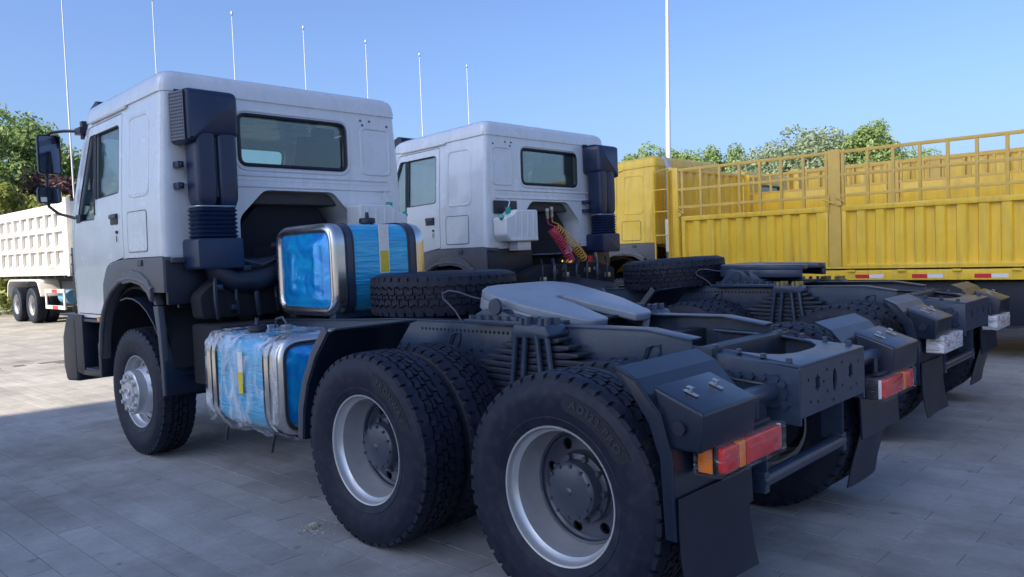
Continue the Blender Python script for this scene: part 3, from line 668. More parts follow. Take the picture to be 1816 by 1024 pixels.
def intake(root, m, x=3.70):
    """tall air-intake stack: grilled head, twin duct, bellows, lower box"""
    def Y(y): return m*y
    hd = MB(); p = rpoly([(.635, 2.50), (.635, 2.85), (1.055, 2.85), (1.055, 2.45), (.99, 2.45), (.93, 2.50)], [.05, .06, .05, .03, .02, .02], 4)
    p2 = [(m*a, b) for a, b in p]
    hd.loft([[(3.835, a, b) for a, b in p2], [(3.62, a, b) for a, b in p2], [(3.59, a, b) for a, b in shrink(p2, .012)], [(3.575, a, b) for a, b in shrink(p2, .035)]])
    o = hd.build('air_intake', intake_m, root, smooth=50)
    # lattice bars of the side grille
    lat = MB(); lat.box(3.60, Y(1.05), 2.465, 3.83, Y(1.060), 2.83)
    lat.build('grille_back', void, o)
    bars = MB()
    for k in range(15): bars.tube([(3.60, Y(1.064), 2.47+k*.025), (3.83, Y(1.064), 2.485+k*.025)], .0055, 4)
    for k in range(9): bars.tube([(3.605+k*.028, Y(1.064), 2.47), (3.605+k*.028, Y(1.064), 2.83)], .004, 4)
    bars.build('grille', lattice_m, o)
    MB().box(3.66, Y(.66), 2.848, 3.84, Y(1.0), 2.857).box(3.83, Y(.64), 2.83, 3.846, Y(1.02), 2.876).build('mount_flange', intake_m, o, bevel=.003)
    sc = MB()
    for y in (.68, .72, .93, .97): sc.cyl((3.78, Y(y), 2.856), (3.78, Y(y), 2.868), .012, .011, 8)
    sc.build('flange_screws', steel, o, stuff=True)
    for ya, yb in ((.655, .815), (.825, .985)):
        q = rpoly(rect(min(Y(ya), Y(yb)), 3.585, max(Y(ya), Y(yb)), 3.80), .045, 4); rings = []
        for z, k in ((2.52, 0), (2.15, .0), (2.03, .004), (1.985, .02), (1.96, .035)):
            rings.append([(b, a, z) for a, b in shrink(q, k)])
        MB().loft(rings).build('duct', intake_m, o, smooth=50)
    MB().box(3.62, Y(.812), 2.05, 3.78, Y(.828), 2.5).build('duct_web', intake_m, o)
    q = rpoly(rect(min(Y(.66), Y(1.01)), 3.575, max(Y(.66), Y(1.01)), 3.81), .09, 6); rings = []
    for k in range(15): rings.append([(b, a, 1.965-k*.0165) for a, b in shrink(q, .0 if k % 2 else .022)])
    MB().loft(rings).build('bellows', intake_m, o, smooth=60)
    MB().tube([(b, a, 1.975) for a, b in shrink(q, .015)], .008, 6, closed=True).build('hose_clamp', steel, o)
    MB().prism(rpoly(rect(min(Y(.655), Y(1.02)), 1.50, max(Y(.655), Y(1.02)), 1.735), .03), 'x', 3.57, 3.84).build('lower_box', intake_m, o, bevel=.015)
    for y, z in ((1.03, 2.30), (1.035, 2.14), (.62, 2.14), (.62, 2.03)):
        MB().box(3.76, Y(y)-.024, z-.024, 3.85, Y(y)+.024, z+.024).cyl((3.77, Y(y), z), (3.74, Y(y), z), .014, .012, 8).build('mount_lug', intake_m, o, bevel=.006)
    # down to the filter
    if False: MB().tube([(3.70, Y(.83), 1.52), (3.70, Y(.78), 1.40), (3.52, Y(.60), 1.32), (3.45, Y(.40), 1.30)], .12, 14).build('filter_duct', intake_m, o)
    return o

def expansion_tank(root, m, plate):
    p = rpoly([(.50, 1.66), (.50, 2.02), (.86, 2.02), (.93, 1.96), (1.05, 1.93), (1.05, 1.74), (.98, 1.66)], .025, 3)
    p = [(m*a, b) for a, b in p]
    o = MB().loft([[(3.835, a, b) for a, b in p], [(3.66, a, b) for a, b in p], [(3.645, a, b) for a, b in shrink(p, .015)]]).build('expansion_tank', translucent, root, smooth=45)
    rb = MB()
    for y in (.58, .68, .78, .88): rb.box(3.638, m*y-.012, 1.71, 3.65, m*y+.012, 1.985)
    rb.box(3.635, min(m*.52, m*.96), 1.668, 3.65, max(m*.52, m*.96), 1.70)
    rb.build('tank_ribs', translucent, o, bevel=.008)
    MB().cyl((3.74, m*.90, 1.97), (3.74, m*.91, 2.05), .032, .030, 14).build('filler_cap', green_cap, o, bevel=.004)
    MB().cyl((3.72, m*1.02, 1.915), (3.70, m*1.075, 1.945), .030, .028, 14).build('filler_cap', green_cap, o, bevel=.004)
    MB().tube([(3.74, m*.90, 2.05), (3.75, m*.86, 2.11), (3.78, m*.90, 2.15), (3.82, m*.98, 2.16)], .007, 6).build('vent_hose', translucent, o)
    if plate: MB().box(3.822, min(m*.66, m*1.04), 1.98, 3.838, max(m*.66, m*1.04), 2.13).build('backing_plate', plastic, o, bevel=.01)
    MB().box(3.70, min(m*.58, m*.80), 1.56, 3.84, max(m*.58, m*.80), 1.665).build('tank_bracket', paint_bracket, o, bevel=.006)
    return o
paint_bracket = white

# ------------------------------------------------------------------ fuel tank (axis = local y, centred)
def fuel_tank(root, L, W, H, loc, rot, wrap, both=True):
    base = rpoly(rect(-W/2, -H/2, W/2, H/2), .16, 8)
    rings = [[(a, y, b) for a, b in base] for y in (-L/2+.10, L/2-.10)]
    o = MB().loft(rings).build('fuel_tank', blue_film, root, loc=loc, rot=rot, smooth=45)
    for s in (1, -1):
        prof = [(.105, -.0045), (.085, -.004), (.04, .0), (.015, .012), (.004, .035), (.010, .055), (.018, .062)]
        rr = [[(a, s*(L/2-t), b) for a, b in shrink(base, k)] for t, k in ((.105, -.005), (.05, -.005), (.022, .002), (.004, .022), (.0, .040), (.006, .056), (.022, .068))]
        MB().loft(rr, cap=False).build('end_cap', alu, o, smooth=60)
        fr = []
        for q in np.linspace(0, 1, 16):
            ring = []
            for a, b in shrink(base, .064):
                x, z = a*(1-q*.985), b*(1-q*.985); X, Z = x/W*2, z/H*2
                ridge = .016*math.exp(-((abs(X)-.32*(1-.55*Z*Z)-.10)/.10)**2)*math.exp(-(Z/.62)**6)
                wr = .0022*math.sin(9*Z+3*X+2*math.sin(5*X))+.0016*math.sin(21*Z-4*X)+.006*math.exp(-((Z+.42-.35*math.sin(3*X))/.07)**2)*math.exp(-((X-.2)/.35)**2)
                ring.append((x, s*(L/2-.022+.016*min(1, q*5)+(ridge+wr)*min(1, q*4)), z))
            fr.append(ring)
        MB().loft(fr).build('end_film', blue_face, o, smooth=80)
        for y0 in (L/2-.145,):
            bd = shrink(base, -.007); bd2 = shrink(base, -.001)
            MB().loft([[(a, s*(y0-.026), b) for a, b in bd2], [(a, s*(y0-.025), b) for a, b in bd], [(a, s*(y0+.025), b) for a, b in bd], [(a, s*(y0+.026), b) for a, b in bd2]], cap=False).build('strap', alu if wrap else chassis, o, smooth=60)
            for q in (-.034, .034): MB().tube([(a, s*(y0+q), b) for a, b in shrink(base, -.003)], .0085, 6, closed=True).build('strap_rubber', plastic, o)
    MB().lathe([(.001, .05), (.05, .05), (.062, .045), (.064, .012), (.05, .006), (.05, -.02)], 24, Matrix.Translation((W*.22*(1 if wrap else -1), -L*.05, H/2)) @ Matrix.Rotation(R(90), 4, 'X')).cyl((W*.22*(1 if wrap else -1), -L*.05, H/2+.05), (W*.22*(1 if wrap else -1), -L*.05, H/2+.095), .018, .013, 10).build('filler_cap', plastic, o)
    return o

def arcpts(c, rad, a0, a1, n): return [(c[0]+rad*math.cos(t), c[1]+rad*math.sin(t)) for t in np.linspace(R(a0), R(a1), n)]
def strip(poly, th, axis_pts=None):
    """thicken an open 2-d polyline into a closed polygon"""
    n = len(poly); up = []
    for i in range(n):
        a = Vector(poly[max(0, i-1)]); b = Vector(poly[min(n-1, i+1)]); t = (b-a).normalized(); up.append(tuple(Vector(poly[i])+Vector((-t.y, t.x))*th))
    return poly+up[::-1]

def rear_lamp(root, s, wrap):
    x = -.71
    o = MB().box(x+.012, s*.60, .69, x+.10, s*1.115, .805).build('tail_light', plastic, root, bevel=.006)
    MB().prism(rpoly(rect(min(s*.62, s*.93), .698, max(s*.62, s*.93), .797), .012), 'x', x-.012, x+.014).build('red_lens', red_l, o, bevel=.006)
    MB().prism(rpoly(rect(min(s*.935, s*.985), .698, max(s*.935, s*.985), .797), .008), 'x', x-.012, x+.014).build('amber_lens', orange_l, o, bevel=.005)
    MB().prism(rpoly(rect(min(s*.99, s*1.11), .698, max(s*.99, s*1.11), .797), .02), 'x', x-.014, x+.014).build('red_lens', red_l, o, bevel=.008)
    MB().box(x+.0, s*.602, .698, x+.016, s*.617, .797).build('clear_lens', white_ref, o, bevel=.003)
    MB().box(x+.02, s*1.112, .70, x+.085, s*1.128, .795).build('amber_side_lens', orange_l, o, bevel=.006)
    for k in range(2): MB().box(x+.018, s*(1.112), .70, x+.022, s*1.131, .795).build('lens_divider', plastic, o)
    # clear film wrapped round the lamp
    p = rpoly(rect(min(s*.594, s*1.134), .685, max(s*.594, s*1.134), .810), .02)
    MB().loft([[(x+.10, a, b) for a, b in p], [(x-.018, a, b) for a, b in p], [(x-.022, a, b) for a, b in shrink(p, .02)]], cap=True).build('lamp_wrap', wrap, o, smooth=40)
    MB().box(x+.03, s*.64, .812, x+.055, s*1.06, .825).tube([(x+.06, s*.7, .82), (x+.06, s*.7, .90)], .012, 6).tube([(x+.06, s*1.0, .82), (x+.06, s*1.0, .92)], .012, 6).build('lamp_bracket', chassis_dark, o)
    return o

def rear_guard(root, s):
    pts = [(-.350, 1.092), (-.44, 1.05), (-.545, .93), (-.588, .78), (-.60, .46)]
    g = MB().prism(strip(pts, .012), 'y', s*.64, s*1.245).build('mudguard', guard, root, bevel=.003, smooth=15)
    side = pts+[(-.55, .46), (-.535, .76), (-.49, .89), (-.41, 1.0), (-.35, 1.04)]
    MB().prism(side, 'y', s*1.233, s*1.243).build('guard_skirt', guard, g, bevel=.003)
    # lamp box on the back of the guard
    v = [(-.50, 1.025, .80), (-.50, 1.025, 1.225), (-.715, .945, 1.235), (-.715, .945, .82), (-.56, .80, .80), (-.56, .80, 1.225), (-.70, .80, 1.235), (-.70, .80, .82)]
    MB().add([(a, s*c, b) for a, b, c in v], [(0, 1, 2, 3), (4, 7, 6, 5), (0, 4, 5, 1), (1, 5, 6, 2), (2, 6, 7, 3), (3, 7, 4, 0)]).build('lamp_box', guard, g, bevel=.012, seg=3)
    for y in (.93, 1.12):
        MB().box(-.625, s*y-.012, .990, -.565, s*y+.012, .9945, Matrix.Translation((0, 0, .998)) @ Matrix.Rotation(R(-20.4), 4, 'Y') @ Matrix.Translation((-.008, 0, -.79+.0))).build('clip', steel, g) if False else None
        M = Matrix.Translation((-.60, s*y, .9905)) @ Matrix.Rotation(R(-20.4), 4, 'Y')
        MB().box(-.03, -.011, .001, .03, .011, .005, M).box(-.002, -.011, .005, .002, .011, .022, M).box(-.002, -.011, .020, .022, .011, .024, M).build('clip', steel, g, bevel=.001)
    MB().cyl((-.62, s*1.225, .885), (-.62, s*1.248, .885), .028, .026, 12).build('rubber_plug', plastic, g)
    fz = [(-.604, .62, 0), (-.606, .50, .002), (-.612, .40, .004), (-.622, .30, .010), (-.638, .215, .016)] if s > 0 else [(-.585, .62, 0), (-.565, .50, .004), (-.53, .38, .006), (-.495, .26, .002), (-.475, .15, -.01)]
    ya, yb = (.70, 1.235) if s > 0 else (.72, 1.16)
    fl = MB(); rings = []
    for xx, zz, cv in fz:
        row = [(xx+cv*math.sin(3.1*t)-.004*math.sin(7*t+zz*9), s*(ya+(yb-ya)*t), zz+(.03*abs(t-.5)**2 if zz < .25 else 0)) for t in np.linspace(0, 1, 9)]
        rings.append(row+[(p[0]-.007, p[1], p[2]) for p in row[::-1]])
    fl.loft(rings).build('mud_flap', plastic, g, smooth=50)
    MB().tube([(-.575, s*.395, .885), (-.585, s*.60, .895), (-.605, s*.84, .90)], .040, 14).cyl((-.575, s*.388, .885), (-.575, s*.402, .885), .075, .075, 16).build('guard_tube', chassis, g)
    return g

def mid_guard(root, s):
    pts = [(1.60, 1.155), (1.665, 1.135), (1.70, 1.095), (1.80, .985), (1.90, .82), (1.955, .66), (1.975, .48)]
    g = MB().prism(strip(pts, -.010), 'y', s*.60, s*1.19).build('front_mudguard', guard, root, bevel=.002)
    lip = pts[1:]; MB().prism(strip(lip, .05), 'y', s*1.186, s*1.20).build('guard_lip', grey_plastic, g, bevel=.003)
    for x in (1.30,): pass
    return g
def spring_pack(root, s, nut_m):
    o = MB().prism(rpoly([(.535, 1.10), (.56, 1.15), (.79, 1.15), (.815, 1.10), (.80, 1.08), (.55, 1.08)], .01), 'y', s*.435, s*.60).build('spring_clamp', chassis, root, bevel=.012)
    b = MB()
    for x in (.585, .625, .725, .765):
        for y in (.475, .555): b.cyl((x, s*y, 1.145), (x, s*y, 1.185), .019, .017, 6)
    b.build('clamp_nuts', nut_m, o, stuff=True)
    for k in range(11):
        half = min(.60, .175+.062*k); z = 1.062-k*.036; n = 8; th = .0155
        up = [(.675+half*t, z+.010*t*t) for t in np.linspace(-1, 1, n)]
        poly = [(x, zz+th*(.55 if i in (0, n-1) else 1)) for i, (x, zz) in enumerate(up)]+[(x, zz-th*(.55 if i in (0, n-1) else 1)) for i, (x, zz) in list(enumerate(up))[::-1]]
        MB().prism(poly, 'y', s*.455, s*.565).build('leaf', chassis_dark, o, bevel=.006)
    for x_top, x_bot in ((.565, .50), (.635, .585), (.715, .765), (.785, .85)):
        for yy in (.445, .585):
            MB().tube([(x_top, s*yy, 1.10), (x_top*.5+x_bot*.5, s*(yy+.003), .86), (x_bot, s*(yy+.006), .62)], .0165, 8).build('u_bolt', chassis, o)
    MB().prism([(.40, .60), (.95, .60), (.88, .66), (.47, .66)], 'y', s*.42, s*.60).build('spring_seat', chassis_dark, o, bevel=.01)
    return o

def end_crossmember(root):
    # box-section tail: face with three slots, curved flange on top
    x = -.703; hy = .385; z0, z1 = .772, 1.0
    holes = MB()
    for y in (-.20, .20): holes.prism([(y+.032*math.cos(t)*(1.0 if i % 2 else .7), .905+.046*math.sin(t)*(1.0 if i % 2 else .7)) for i, t in enumerate(np.linspace(0, 2*math.pi, 13)[:-1])], 'x', -.8, -.6)
    holes.prism([(.0+.026*math.cos(t), .89+.055*math.sin(t)) for t in np.linspace(0, 2*math.pi, 17)[:-1]], 'x', -.8, -.6)
    for y, z in ((-.09, .85), (.09, .85), (-.09, .96), (.09, .95), (-.27, .83), (.28, .83), (.20, .82), (-.20, .82), (.30, .93), (-.30, .94), (.13, .90), (.02, .80)): holes.prism([(y+.009*math.cos(t), z+.009*math.sin(t)) for t in np.linspace(0, 2*math.pi, 9)[:-1]], 'x', -.8, -.6)
    face = boolean(MB().prism(rpoly(rect(-hy, z0, hy, z1), .012), 'x', x, x+.010).mesh(0, 0), [(holes.mesh(0, 0), 'DIFFERENCE')])
    o = link('tail_crossmember', face, chassis, root)
    inner = [(.10, -.315), (-.30, -.315), (-.40, -.305), (-.48, -.27), (-.535, -.20), (-.56, -.10), (-.562, 0)]
    poly = [(.10, -hy), (x, -hy), (x, hy), (.10, hy)]+[(a, -b) for a, b in inner]+inner[::-1][1:]
    fl = MB().prism(poly, 'z', -.012, .006); fl.v = [(q[0], q[1], q[2]+z1+min(.062, .115*(q[0]-x))) for q in fl.v]; fl.build('tail_flange', chassis, o, bevel=.008, seg=3)
    b = MB()
    for s in (1, -1):
        for xx, dz in ((-.28, 0), (-.40, 0), (-.52, 0), (-.64, 0)): zz = z1+min(.062, .115*(xx-x)); b.cyl((xx, s*.352, zz+.005), (xx, s*.352, zz+.024), .016, .014, 6)
        for xx in (-.36, -.42, -.48, -.54, -.60): b.cyl((xx, s*.389, .945), (xx, s*.412, .945), .020, .017, 6)
        for xx, zz in ((-.40, .88), (-.46, .83), (-.64, .83), (-.52, .80), (-.63, .92)): b.cyl((xx, s*.389, zz), (xx, s*.412, zz), .020, .017, 6)
    b.build('frame_bolts', chassis, o, stuff=True)
    return o
def rail(root, s):
    # C-channel: outer web y=.43
    prof = [(5.60, .78), (5.60, 1.02), (4.2, 1.04), (3.2, 1.085), (2.40, 1.105), (2.04, 1.125), (.05, 1.130), (-.20, 1.092), (-.20, .86), (3.0, .82), (4.2, .78)]
    o = MB().prism(prof, 'y', s*.420, s*.430).build('frame_rail', chassis, root, bevel=.002)
    top = [(5.60, 1.02), (4.2, 1.04), (3.2, 1.085), (2.40, 1.105), (2.04, 1.125), (.05, 1.130), (-.20, 1.092)]
    MB().prism(strip(top, -.010), 'y', s*.335, s*.440).build('top_flange', chassis, o, bevel=.002)
    MB().prism(strip([(5.6, .775), (4.2, .775), (3.0, .815), (-.20, .855)], .010), 'y', s*.335, s*.438).build('bottom_flange', chassis, o, bevel=.002)
    inn = [(.10, 1.050), (-.16, 1.050), (-.44, 1.020), (-.700, .99), (-.703, .74), (-.30, .76), (.1, .80)]
    MB().prism(inn, 'y', s*.372, s*.390).build('tail_rail', chassis, o, bevel=.004)
    b = MB()
    rnd = random.Random(3)
    for k in range(24):
        xx = 2.15-k*.085
        if rnd.random() < .75: b.cyl((xx, s*.428, .965+rnd.uniform(-.012, .012)), (xx, s*.440, .965), .011, .010, 6)
        if rnd.random() < .5: b.cyl((xx, s*.428, .905), (xx, s*.440, .905), .011, .010, 6)
    b.build('frame_bolts', chassis_dark, o, stuff=True)
    h = MB()
    for k in range(34): h.cyl((1.75-k*.036, s*.4305, 1.078), (1.75-k*.036, s*.4312, 1.078), .010, .010, 8)
    h.build('frame_hole_discs', void, o, stuff=True)  # dark discs on the web, the shade of holes painted in
    for xx in (1.40, -.02):
        MB().tube([(xx+.09, s*.435, .955), (xx+.04, s*.435, 1.06), (xx-.01, s*.435, 1.065), (xx-.01, s*.435, 1.03), (xx+.03, s*.435, .955)], .006, 6).tube([(xx+.10, s*.445, .955), (xx+.06, s*.445, 1.05), (xx+.03, s*.445, 1.06)], .005, 6).build('cable_loop', chassis, o)
    return o

def fifth_wheel(root, cx, cz, tilt, top):
    half = [(.405, 0), (.405, .20), (.385, .31), (.33, .40), (.26, .435), (.10, .44), (-.02, .44), (-.12, .425), (-.40, .315), (-.43, .28), (-.435, .19), (-.42, .135), (-.10, .052), (.02, .050), (.06, .04), (.075, 0)]
    # slotted plate: outline of both prongs with the throat open to the rear
    outer = half[:11]; throat = half[11:]
    poly = [(a, b) for a, b in outer]+[(a, b) for a, b in throat]+[(a, -b) for a, b in throat[::-1][1:]]+[(a, -b) for a, b in outer[::-1][:-1]]
    M = Matrix.Translation((cx, 0, cz)) @ Matrix.Rotation(R(-tilt), 4, 'Y')
    o = MB().prism(poly, 'z', -.05, 0, M).build('fifth_wheel', top, root, bevel=.013, seg=3)
    for s in (1, -1):
        ro = half[2:10]; ri = [(p_[0]*.93, p_[1]*.90) for p_ in ro]
        MB().prism([(p_[0], s*p_[1]) for p_ in ro+ri[::-1]], 'z', -.115, -.045, M).build('plate_skirt', top, o, bevel=.006)
        MB().cyl(M @ Vector((.05, s*.36, -.10)), M @ Vector((.05, s*.455, -.10)), .055, .052, 20).build('pivot_pin', chassis, o)
        MB().box(-.10, s*.40, -.10, -.04, s*.425, -.04, M).cyl(M @ Vector((-.07, s*.42, -.07)), M @ Vector((-.07, s*.437, -.07)), .014, .012, 6).build('pivot_lug', chassis, o, bevel=.006)
        MB().prism(rpoly([(cx-.06, 1.160), (cx+.34, 1.160), (cx+.26, 1.20), (cx+.20, cz-.03), (cx+.06, cz-.05)], .02), 'y', s*.45, s*.495).build('pivot_cheek', chassis, o, bevel=.008)
        MB().cyl((cx+.12, s*.49, 1.235), (cx+.12, s*.508, 1.235), .05, .046, 20).build('pivot_cap', chassis, o)
        br = [(cx-.16, 1.158), (cx+.24, 1.158), (cx+.14, cz-.06), (cx+.0, cz-.06)]
        MB().prism(br, 'y', s*.40, s*.455).build('pivot_bracket', chassis, o, bevel=.008)
        MB().box(cx-.30, s*.33, 1.132, cx+.36, s*.52, 1.160).build('mount_plate', chassis, o, bevel=.004)
        b = MB()
        for k in range(9): b.cyl((cx-.26+k*.072, s*.50, 1.158), (cx-.26+k*.072, s*.50, 1.184), .017, .015, 6)
        for k in range(6): b.cyl((cx-.20+k*.09, s*.46, 1.158), (cx-.20+k*.09, s*.46, 1.180), .015, .013, 6)
        b.build('mount_bolts', chassis, o, stuff=True)
    MB().prism([(cx-.30, -.33), (cx+.36, -.33), (cx+.36, .33), (cx-.30, .33)], 'z', 1.134, 1.150).build('base_plate', chassis_dark, o, bevel=.003)
    MB().cyl(M @ Vector((.02, 0, -.14)), M @ Vector((.02, 0, -.03)), .10, .10, 20).box(-.25, -.10, -.12, .2, .10, -.05, M).build('lock_body', chassis_dark, o, bevel=.01)
    MB().tube([M @ Vector(q) for q in ((.33, .40, -.06), (.37, .44, -.055), (.43, .48, -.04), (.49, .51, -.04), (.53, .53, -.065), (.52, .53, -.095), (.47, .52, -.12), (.42, .51, -.15), (.37, .50, -.20))], .0055, 8).build('release_cable', grey_plastic, o)
    return o
chassis_top = mat('fifth_wheel_paint', (.20, .23, .28), .32, var=.10, scale=4, dust=.35, dustcol=(.10, .11, .13))

# ------------------------------------------------------------------ the two tractors
def tractor(name, label, loc, rz, m, near):
    root = thing(name, label, 'truck', loc, rz, 'white tractor units')
    cab = make_cab(root, white, 1); cab.scale = (1, m, 1)
    ik = intake(root, m)
    et = expansion_tank(root, -m, not near)
    for s in (1, -1):
        rail(root, s); spring_pack(root, s, chassis if near else brass); rear_guard(root, s); mid_guard(root, s); rear_lamp(root, s, lamp_wrap if near else lamp_wrap_thick)
        for ax, wd in ((0, 'AD123 PRO'), (1.35, 'FRONWAY')):
            wheel(root, (ax, s*1.085, .51), s, 'outer', word=wd if s > 0 else None)
            wheel(root, (ax, s*.745, .51), s, 'inner')
        wheel(root, (4.575, s*1.005, .51), s, 'front')
        # front mudguard behind the steer wheel
        pts = arcpts((4.575, .62), .66, 75, 158, 8)+[(3.945, .80), (3.935, .54)]
        g = MB().prism(strip(pts, -.012), 'y', s*.46, s*1.165).build('wheel_guard', guard, root, bevel=.003)
        lip = [(4.065, 1.225), (4.04, 1.23), (3.985, 1.0), (3.965, .80), (3.955, .54), (3.915, .54), (3.92, .80), (3.93, 1.0), (3.95, 1.23)]
        MB().prism([(4.06, 1.23), (4.005, 1.0), (3.985, .80), (3.975, .54), (3.93, .54), (3.935, .80), (3.945, 1.0), (3.97, 1.23)], 'y', s*1.13, s*1.178).build('guard_lip', grey_plastic, g, bevel=.006)
        MB().prism([(4.14, 1.36), (4.09, 1.33), (4.03, 1.24), (4.075, 1.235), (4.12, 1.29)], 'y', s*1.10, s*1.16).build('guard_tip', grey_plastic, g, bevel=.006)
        MB().tube([(3.90, s*.50, 1.20), (3.90, s*.60, 1.225), (3.90, s*1.05, 1.225)], .016, 8).build('guard_stay', guard, g); MB().tube([(3.915, s*.50, .70), (3.915, s*1.05, .70)], .012, 8).build('guard_stay', guard, g)
    end_crossmember(root)
    fifth_wheel(root, *((.90, 1.255, 13, chassis_top) if near else (1.08, 1.335, 1, chassis)))
    # rear underrun bar on hangers
    u_ = MB().tube([(-.545, -.47, .49), (-.545, .47, .49)], .034, 16).build('underrun_bar', chassis, root)
    for s in (1, -1):
        MB().box(-.575, s*.43, .44, -.515, s*.475, .535).box(-.572, s*.44, .50, -.455, s*.452, .84).build('bar_hanger', chassis, u_, bevel=.006)
    MB().tube([(-.30, -.43, .58), (-.30, .43, .60)], .026, 12).build('cross_tube', chassis_dark, root)
    MB().tube([(-.50, .25, .80), (-.52, .24, .66), (-.48, .34, .52), (-.35, .42, .45)], .009, 6).build('air_line', translucent, root)
    MB().tube([(-.36, .40, .96), (-.42, .45, .935), (-.50, .46, .93), (-.56, .43, .92)], .008, 6).build('cable', plastic, root)
    # axles, drive shaft
    for ax in (0, 1.35):
        a = MB().lathe([(.06, -.95), (.085, -.90), (.095, -.45), (.20, -.20), (.24, 0), (.20, .20), (.095, .45), (.085, .90), (.06, .95)], 24, Matrix.Translation((ax, 0, .51))).build('drive_axle', chassis_dark, root, smooth=50)
        MB().cyl((ax, 0, .55), (ax+.45, 0, .60), .15, .07, 16).build('differential', chassis_dark, a)
    MB().cyl((.4, 0, .60), (3.0, 0, .78), .06, .06, 14).build('drive_shaft', chassis_dark, root)
    MB().cyl((4.575, -.9, .47), (4.575, .9, .47), .06, .06, 12).build('steer_axle', chassis_dark, root)
    for x in (2.55, 1.95, .25, -.25): MB().box(x-.05, -.42, .90, x+.05, .42, 1.06).build('cross_member', chassis_dark, root, bevel=.006)
    # engine and gearbox under and behind the cab
    e = MB().box(4.0, -.36, .72, 5.4, .36, 1.68).build('engine', void, root, bevel=.05)
    g = MB(); g.lathe([(.10, 0), (.26, .05), (.30, .35), (.24, .75), (.20, 1.05), (.08, 1.1)], 20, Matrix.Translation((4.05, 0, .95)) @ Matrix.Rotation(R(90), 4, 'Z'))
    g.build('gearbox', chassis_dark, root, smooth=45)
    if near:
        MB().prism(rpoly([(.20, 1.12), (.98, 1.12), (1.0, 1.30), (.66, 1.58), (.50, 1.50), (.20, 1.42)], .04), 'x', 3.64, 3.82).build('air_filter', void, root, bevel=.02)
        MB().box(3.66, -.55, 1.05, 3.80, .30, 1.36).build('rear_engine_cover', void, root, bevel=.03)
        for q in range(5):
            yy = .20+.17*q; MB().tube([(3.60, yy, 1.12+.03*(q % 2)), (3.57, yy+.03, 1.26), (3.61, yy+.01, 1.38), (3.68, yy-.05, 1.46+.02*q)], .012+.004*(q % 3), 6).build('brake_hose', chassis_dark, root)
        for yy, zz in ((.62, 1.50), (.55, 1.42), (.86, 1.36), (.74, 1.20)):
            MB().box(3.595, yy-.03, zz-.02, 3.645, yy+.03, zz+.02).cyl((3.60, yy, zz), (3.58, yy, zz), .012, .010, 6).build('bracket', chassis, root, bevel=.004)
        MB().tube([(3.60, 1.0, 1.56), (3.59, .74, 1.585), (3.58, .50, 1.515), (3.57, .40, 1.56)], .012, 6).build('cover_edge', chassis, root)
    else:
        MB().prism(rpoly([(-.95, 1.05), (.75, 1.05), (.75, 1.30), (.40, 1.38), (-.60, 1.38), (-.95, 1.30)], .05), 'x', 3.62, 3.82).build('rear_engine_cover', void, root, bevel=.02)
        for q in range(7):
            yy = -.75+.21*q; MB().tube([(3.60, yy, 1.10), (3.57, yy+.04, 1.22), (3.58, yy+.02, 1.36), (3.66, yy-.05, 1.44)], .011+.004*(q % 3), 6).build('brake_hose', chassis if q % 2 else chassis_dark, root)
            MB().box(3.58, yy-.05, 1.18+.04*(q % 3), 3.64, yy+.03, 1.24+.04*(q % 3)).build('valve_block', chassis_dark if q % 2 else steel, root, bevel=.005)
    MB().box(3.36, .50, .62, 3.85, .98, 1.08).build('battery_box', void, root, bevel=.02)
    MB().box(3.84, .40, 1.24, 3.88, 1.15, 1.58).build('splash_panel', plastic, root, bevel=.01)
    MB().box(3.84, -1.15, .70, 3.88, -.40, 1.58).build('splash_panel', plastic, root, bevel=.01)
    if near: MB().tube([(3.70, .84, 1.56), (3.68, .82, 1.47), (3.65, .72, 1.40), (3.62, .56, 1.39), (3.62, .38, 1.44), (3.66, .20, 1.52), (3.74, .05, 1.56)], .092, 16).build('intake_elbow', plastic, root)
    if near: MB().tube([(3.72, .62, 1.50), (3.66, .40, 1.52), (3.66, .15, 1.60), (3.72, -.10, 1.64), (3.80, -.30, 1.64)], .065, 12).build('intake_pipe', plastic, root)
    if near: MB().tube([(3.58, .42, 1.66), (3.50, .22, 1.68), (3.60, .0, 1.60)], .03, 8).build('coolant_hose', plastic, root)
    for y in (-.15, .12): MB().tube([(3.62, y, 1.30), (3.60, y-.04, 1.42), (3.66, y-.10, 1.50), (3.72, y-.06, 1.40)], .013, 6).build('brake_hose', plastic, root)
    lk = MB().box(3.80, 1.02, 1.56, 3.86, 1.12, 1.60); lk.build('cab_lock', grey_plastic, root, bevel=.006)
    tankside = 1 if near else -1
    # side fuel tank with wrap
    ft = fuel_tank(root, .98, .60, .62, (2.665, tankside*.915, .765), (0, 0, R(90) if tankside > 0 else R(-90)), True)
    MB().box(2.25, tankside*.45, .42, 2.33, tankside*1.10, .47).box(3.0, tankside*.45, .42, 3.08, tankside*1.10, .47).build('tank_bracket', chassis_dark, root, bevel=.006)
    if near:
        # loose clear wrap round the lower tank: wrinkled shell that billows below
        base = rpoly(rect(-.30, -.31, .30, .31), .13, 10); n = len(base); rings = []; rnd = random.Random(5)
        ph = [rnd.uniform(0, 6.28) for _ in range(12)]
        for k in range(25):
            y = -.47+.94*k/24; ring = []
            for i, (a, b) in enumerate(base):
                t = 2*math.pi*i/n
                amp = .007+.004*math.sin(3*t+5*y+ph[0])+.004*math.sin(11*t+9*y+ph[1])+.003*math.sin(23*y+4*t+ph[2])+.003*math.sin(41*y-7*t+ph[3])
                if b < -.1: amp += .018*max(0, -b-.1)/.2*(1+math.sin(17*y+ph[4]))
                rr = math.hypot(a, b); ring.append((a*(1+amp/rr), y, b*(1+amp/rr)))
            rings.append(ring)
        MB().loft(rings, cap=False).build('tank_wrap', clear_film, ft, smooth=70)
